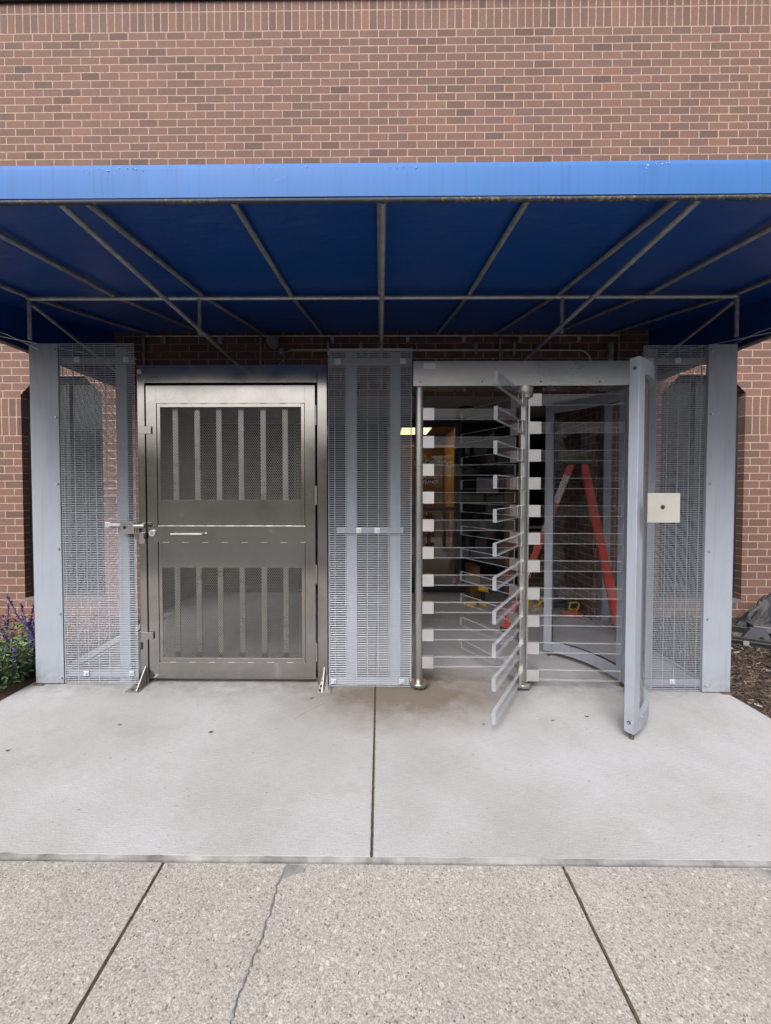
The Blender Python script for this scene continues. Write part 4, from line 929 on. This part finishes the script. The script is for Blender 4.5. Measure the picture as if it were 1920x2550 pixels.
# ------------------------------------------------------------ debris on the slab
rng = random.Random(5)
for i, (px_, py_, lab) in enumerate([(-.98,-2.12,'curled brown leaf fragment on the slab in front of the gate'), (-1.55,-2.05,'small tan leaf bit on the slab left of the gate'), (-2.0,-2.3,'dark leaf speck far left on the slab'), (1.05,-1.98,'flattened leaf piece on the slab under the turnstile opening'), (-.46,-1.72,'thin dry twig bit beside the gate foot bracket'), (.62,-2.02,'tiny dark leaf bit between the joint and the turnstile'), (1.28,-1.93,'tan leaf piece near the cage post')]):
    m = MB(); n_ = 7; P = [(px_+.014*math.cos(6.28*j/n_)*rng.uniform(.5,1.3), py_+.008*math.sin(6.28*j/n_)*rng.uniform(.4,1.4), .002+rng.uniform(0,.006)) for j in range(n_)]
    c_ = (px_, py_, .008); m.add(P+[c_], [(j, (j+1) % n_, n_) for j in range(n_)]); m.path([(px_, py_, .004), (px_+rng.uniform(-.02,.02), py_+.018, .003)], .0008, 4)
    tag(m.build('leaf_fragment', paint('dry_leaf_%d' % i, (.16,.11,.06) if i % 2 else (.08,.06,.045), .9), None), lab, 'leaf', 'leaf fragments on the slab')
tag(MB().path([(-.36,-1.78,.004),(-.44,-1.86,.006),(-.53,-1.98,.004)], .0012, 4).build('grass_blade', M['canvas']), 'long pale dry grass blade on the slab by the gate', 'grass blade')
for x, y, l_ in ((3.0,-1.55,'pale wood shard on the dark mulch nearer the slab'), (3.05,-1.15,'pale wood shard on the dark mulch nearer the case')):
    tag(MB().prism([(x-.03,y,.01),(x,y-.012,.012),(x+.035,y+.004,.015),(x+.005,y+.014,.014)], (0,0,.004)).build('wood_shard', paint('pale_wood', (.55,.50,.40), .9)), l_, 'wood chip', 'pale shards on the mulch')

# ------------------------------------------------------------ trees across the road (seen in the steel and glass)
lt = [paint('crown_dark', (.035,.052,.028), .8), paint('crown_mid', (.06,.085,.042), .8), paint('crown_light', (.10,.13,.06), .8)]
bark = paint('bark', (.10,.08,.06), .95, 0, .3, 12, .2, .6)
def tree(x, y, h, rr_, seed, label):
    rg_ = random.Random(seed); t = thing('shade_tree', (x, y, -.16), label, 'tree', 'trees across the road')
    tk = MB().tube((x, y, -.16), (x, y, h*.35), .22, 10, r2=.15, cap=False)
    cl = []
    for i in range(9):
        a_ = rg_.uniform(0, 6.28); q = Vector((x+math.cos(a_)*rr_*rg_.uniform(.3,.75), y+math.sin(a_)*rr_*rg_.uniform(.3,.75), h*rg_.uniform(.45,.92))); tk.tube((x, y, h*rg_.uniform(.22,.35)), q, .10, 6, r2=.03); cl.append(q)
    tk.build('trunk', bark, t, smooth=True); m = MB()
    for q in cl + [Vector((x, y, h*.8))]:
        for _ in range(380):
            d = Vector((rg_.gauss(0,1), rg_.gauss(0,1), rg_.gauss(0,.8))); d = d.normalized()*rr_*.55*rg_.uniform(.5,1); p = q+d; s_ = rg_.uniform(.10,.26)
            u1 = Vector((rg_.gauss(0,1), rg_.gauss(0,1), rg_.gauss(0,1))).normalized(); u2 = u1.cross(Vector((rg_.gauss(0,1), rg_.gauss(0,1), rg_.gauss(0,1)))).normalized()
            m.add([p-u1*s_, p+u2*s_*.5, p+u1*s_, p-u2*s_*.5], [(0,1,2,3)], rg_.choices([0,1,2], weights=[4,4,2])[0])
    m.build('crown', lt, t, fix=False)
for i, (x, y, h, rr_, lab) in enumerate([(-24,-44,7.5,4.2,'broad tree far left across the road'), (-14,-40,6.2,3.6,'round tree left of centre across the road'), (-5.5,-43,7.0,4.0,'tall tree left of the middle across the road'), (3,-42,6.2,3.4,'lower tree right of the middle across the road'), (12,-46,5.5,3.6,'short wide tree across the road at right'), (-34,-42,8,4.2,'tall tree farthest left across the road'), (21,-44,6.0,3.6,'tree farthest right across the road')]):
    tree(x, y, h, rr_, 40+i, lab)
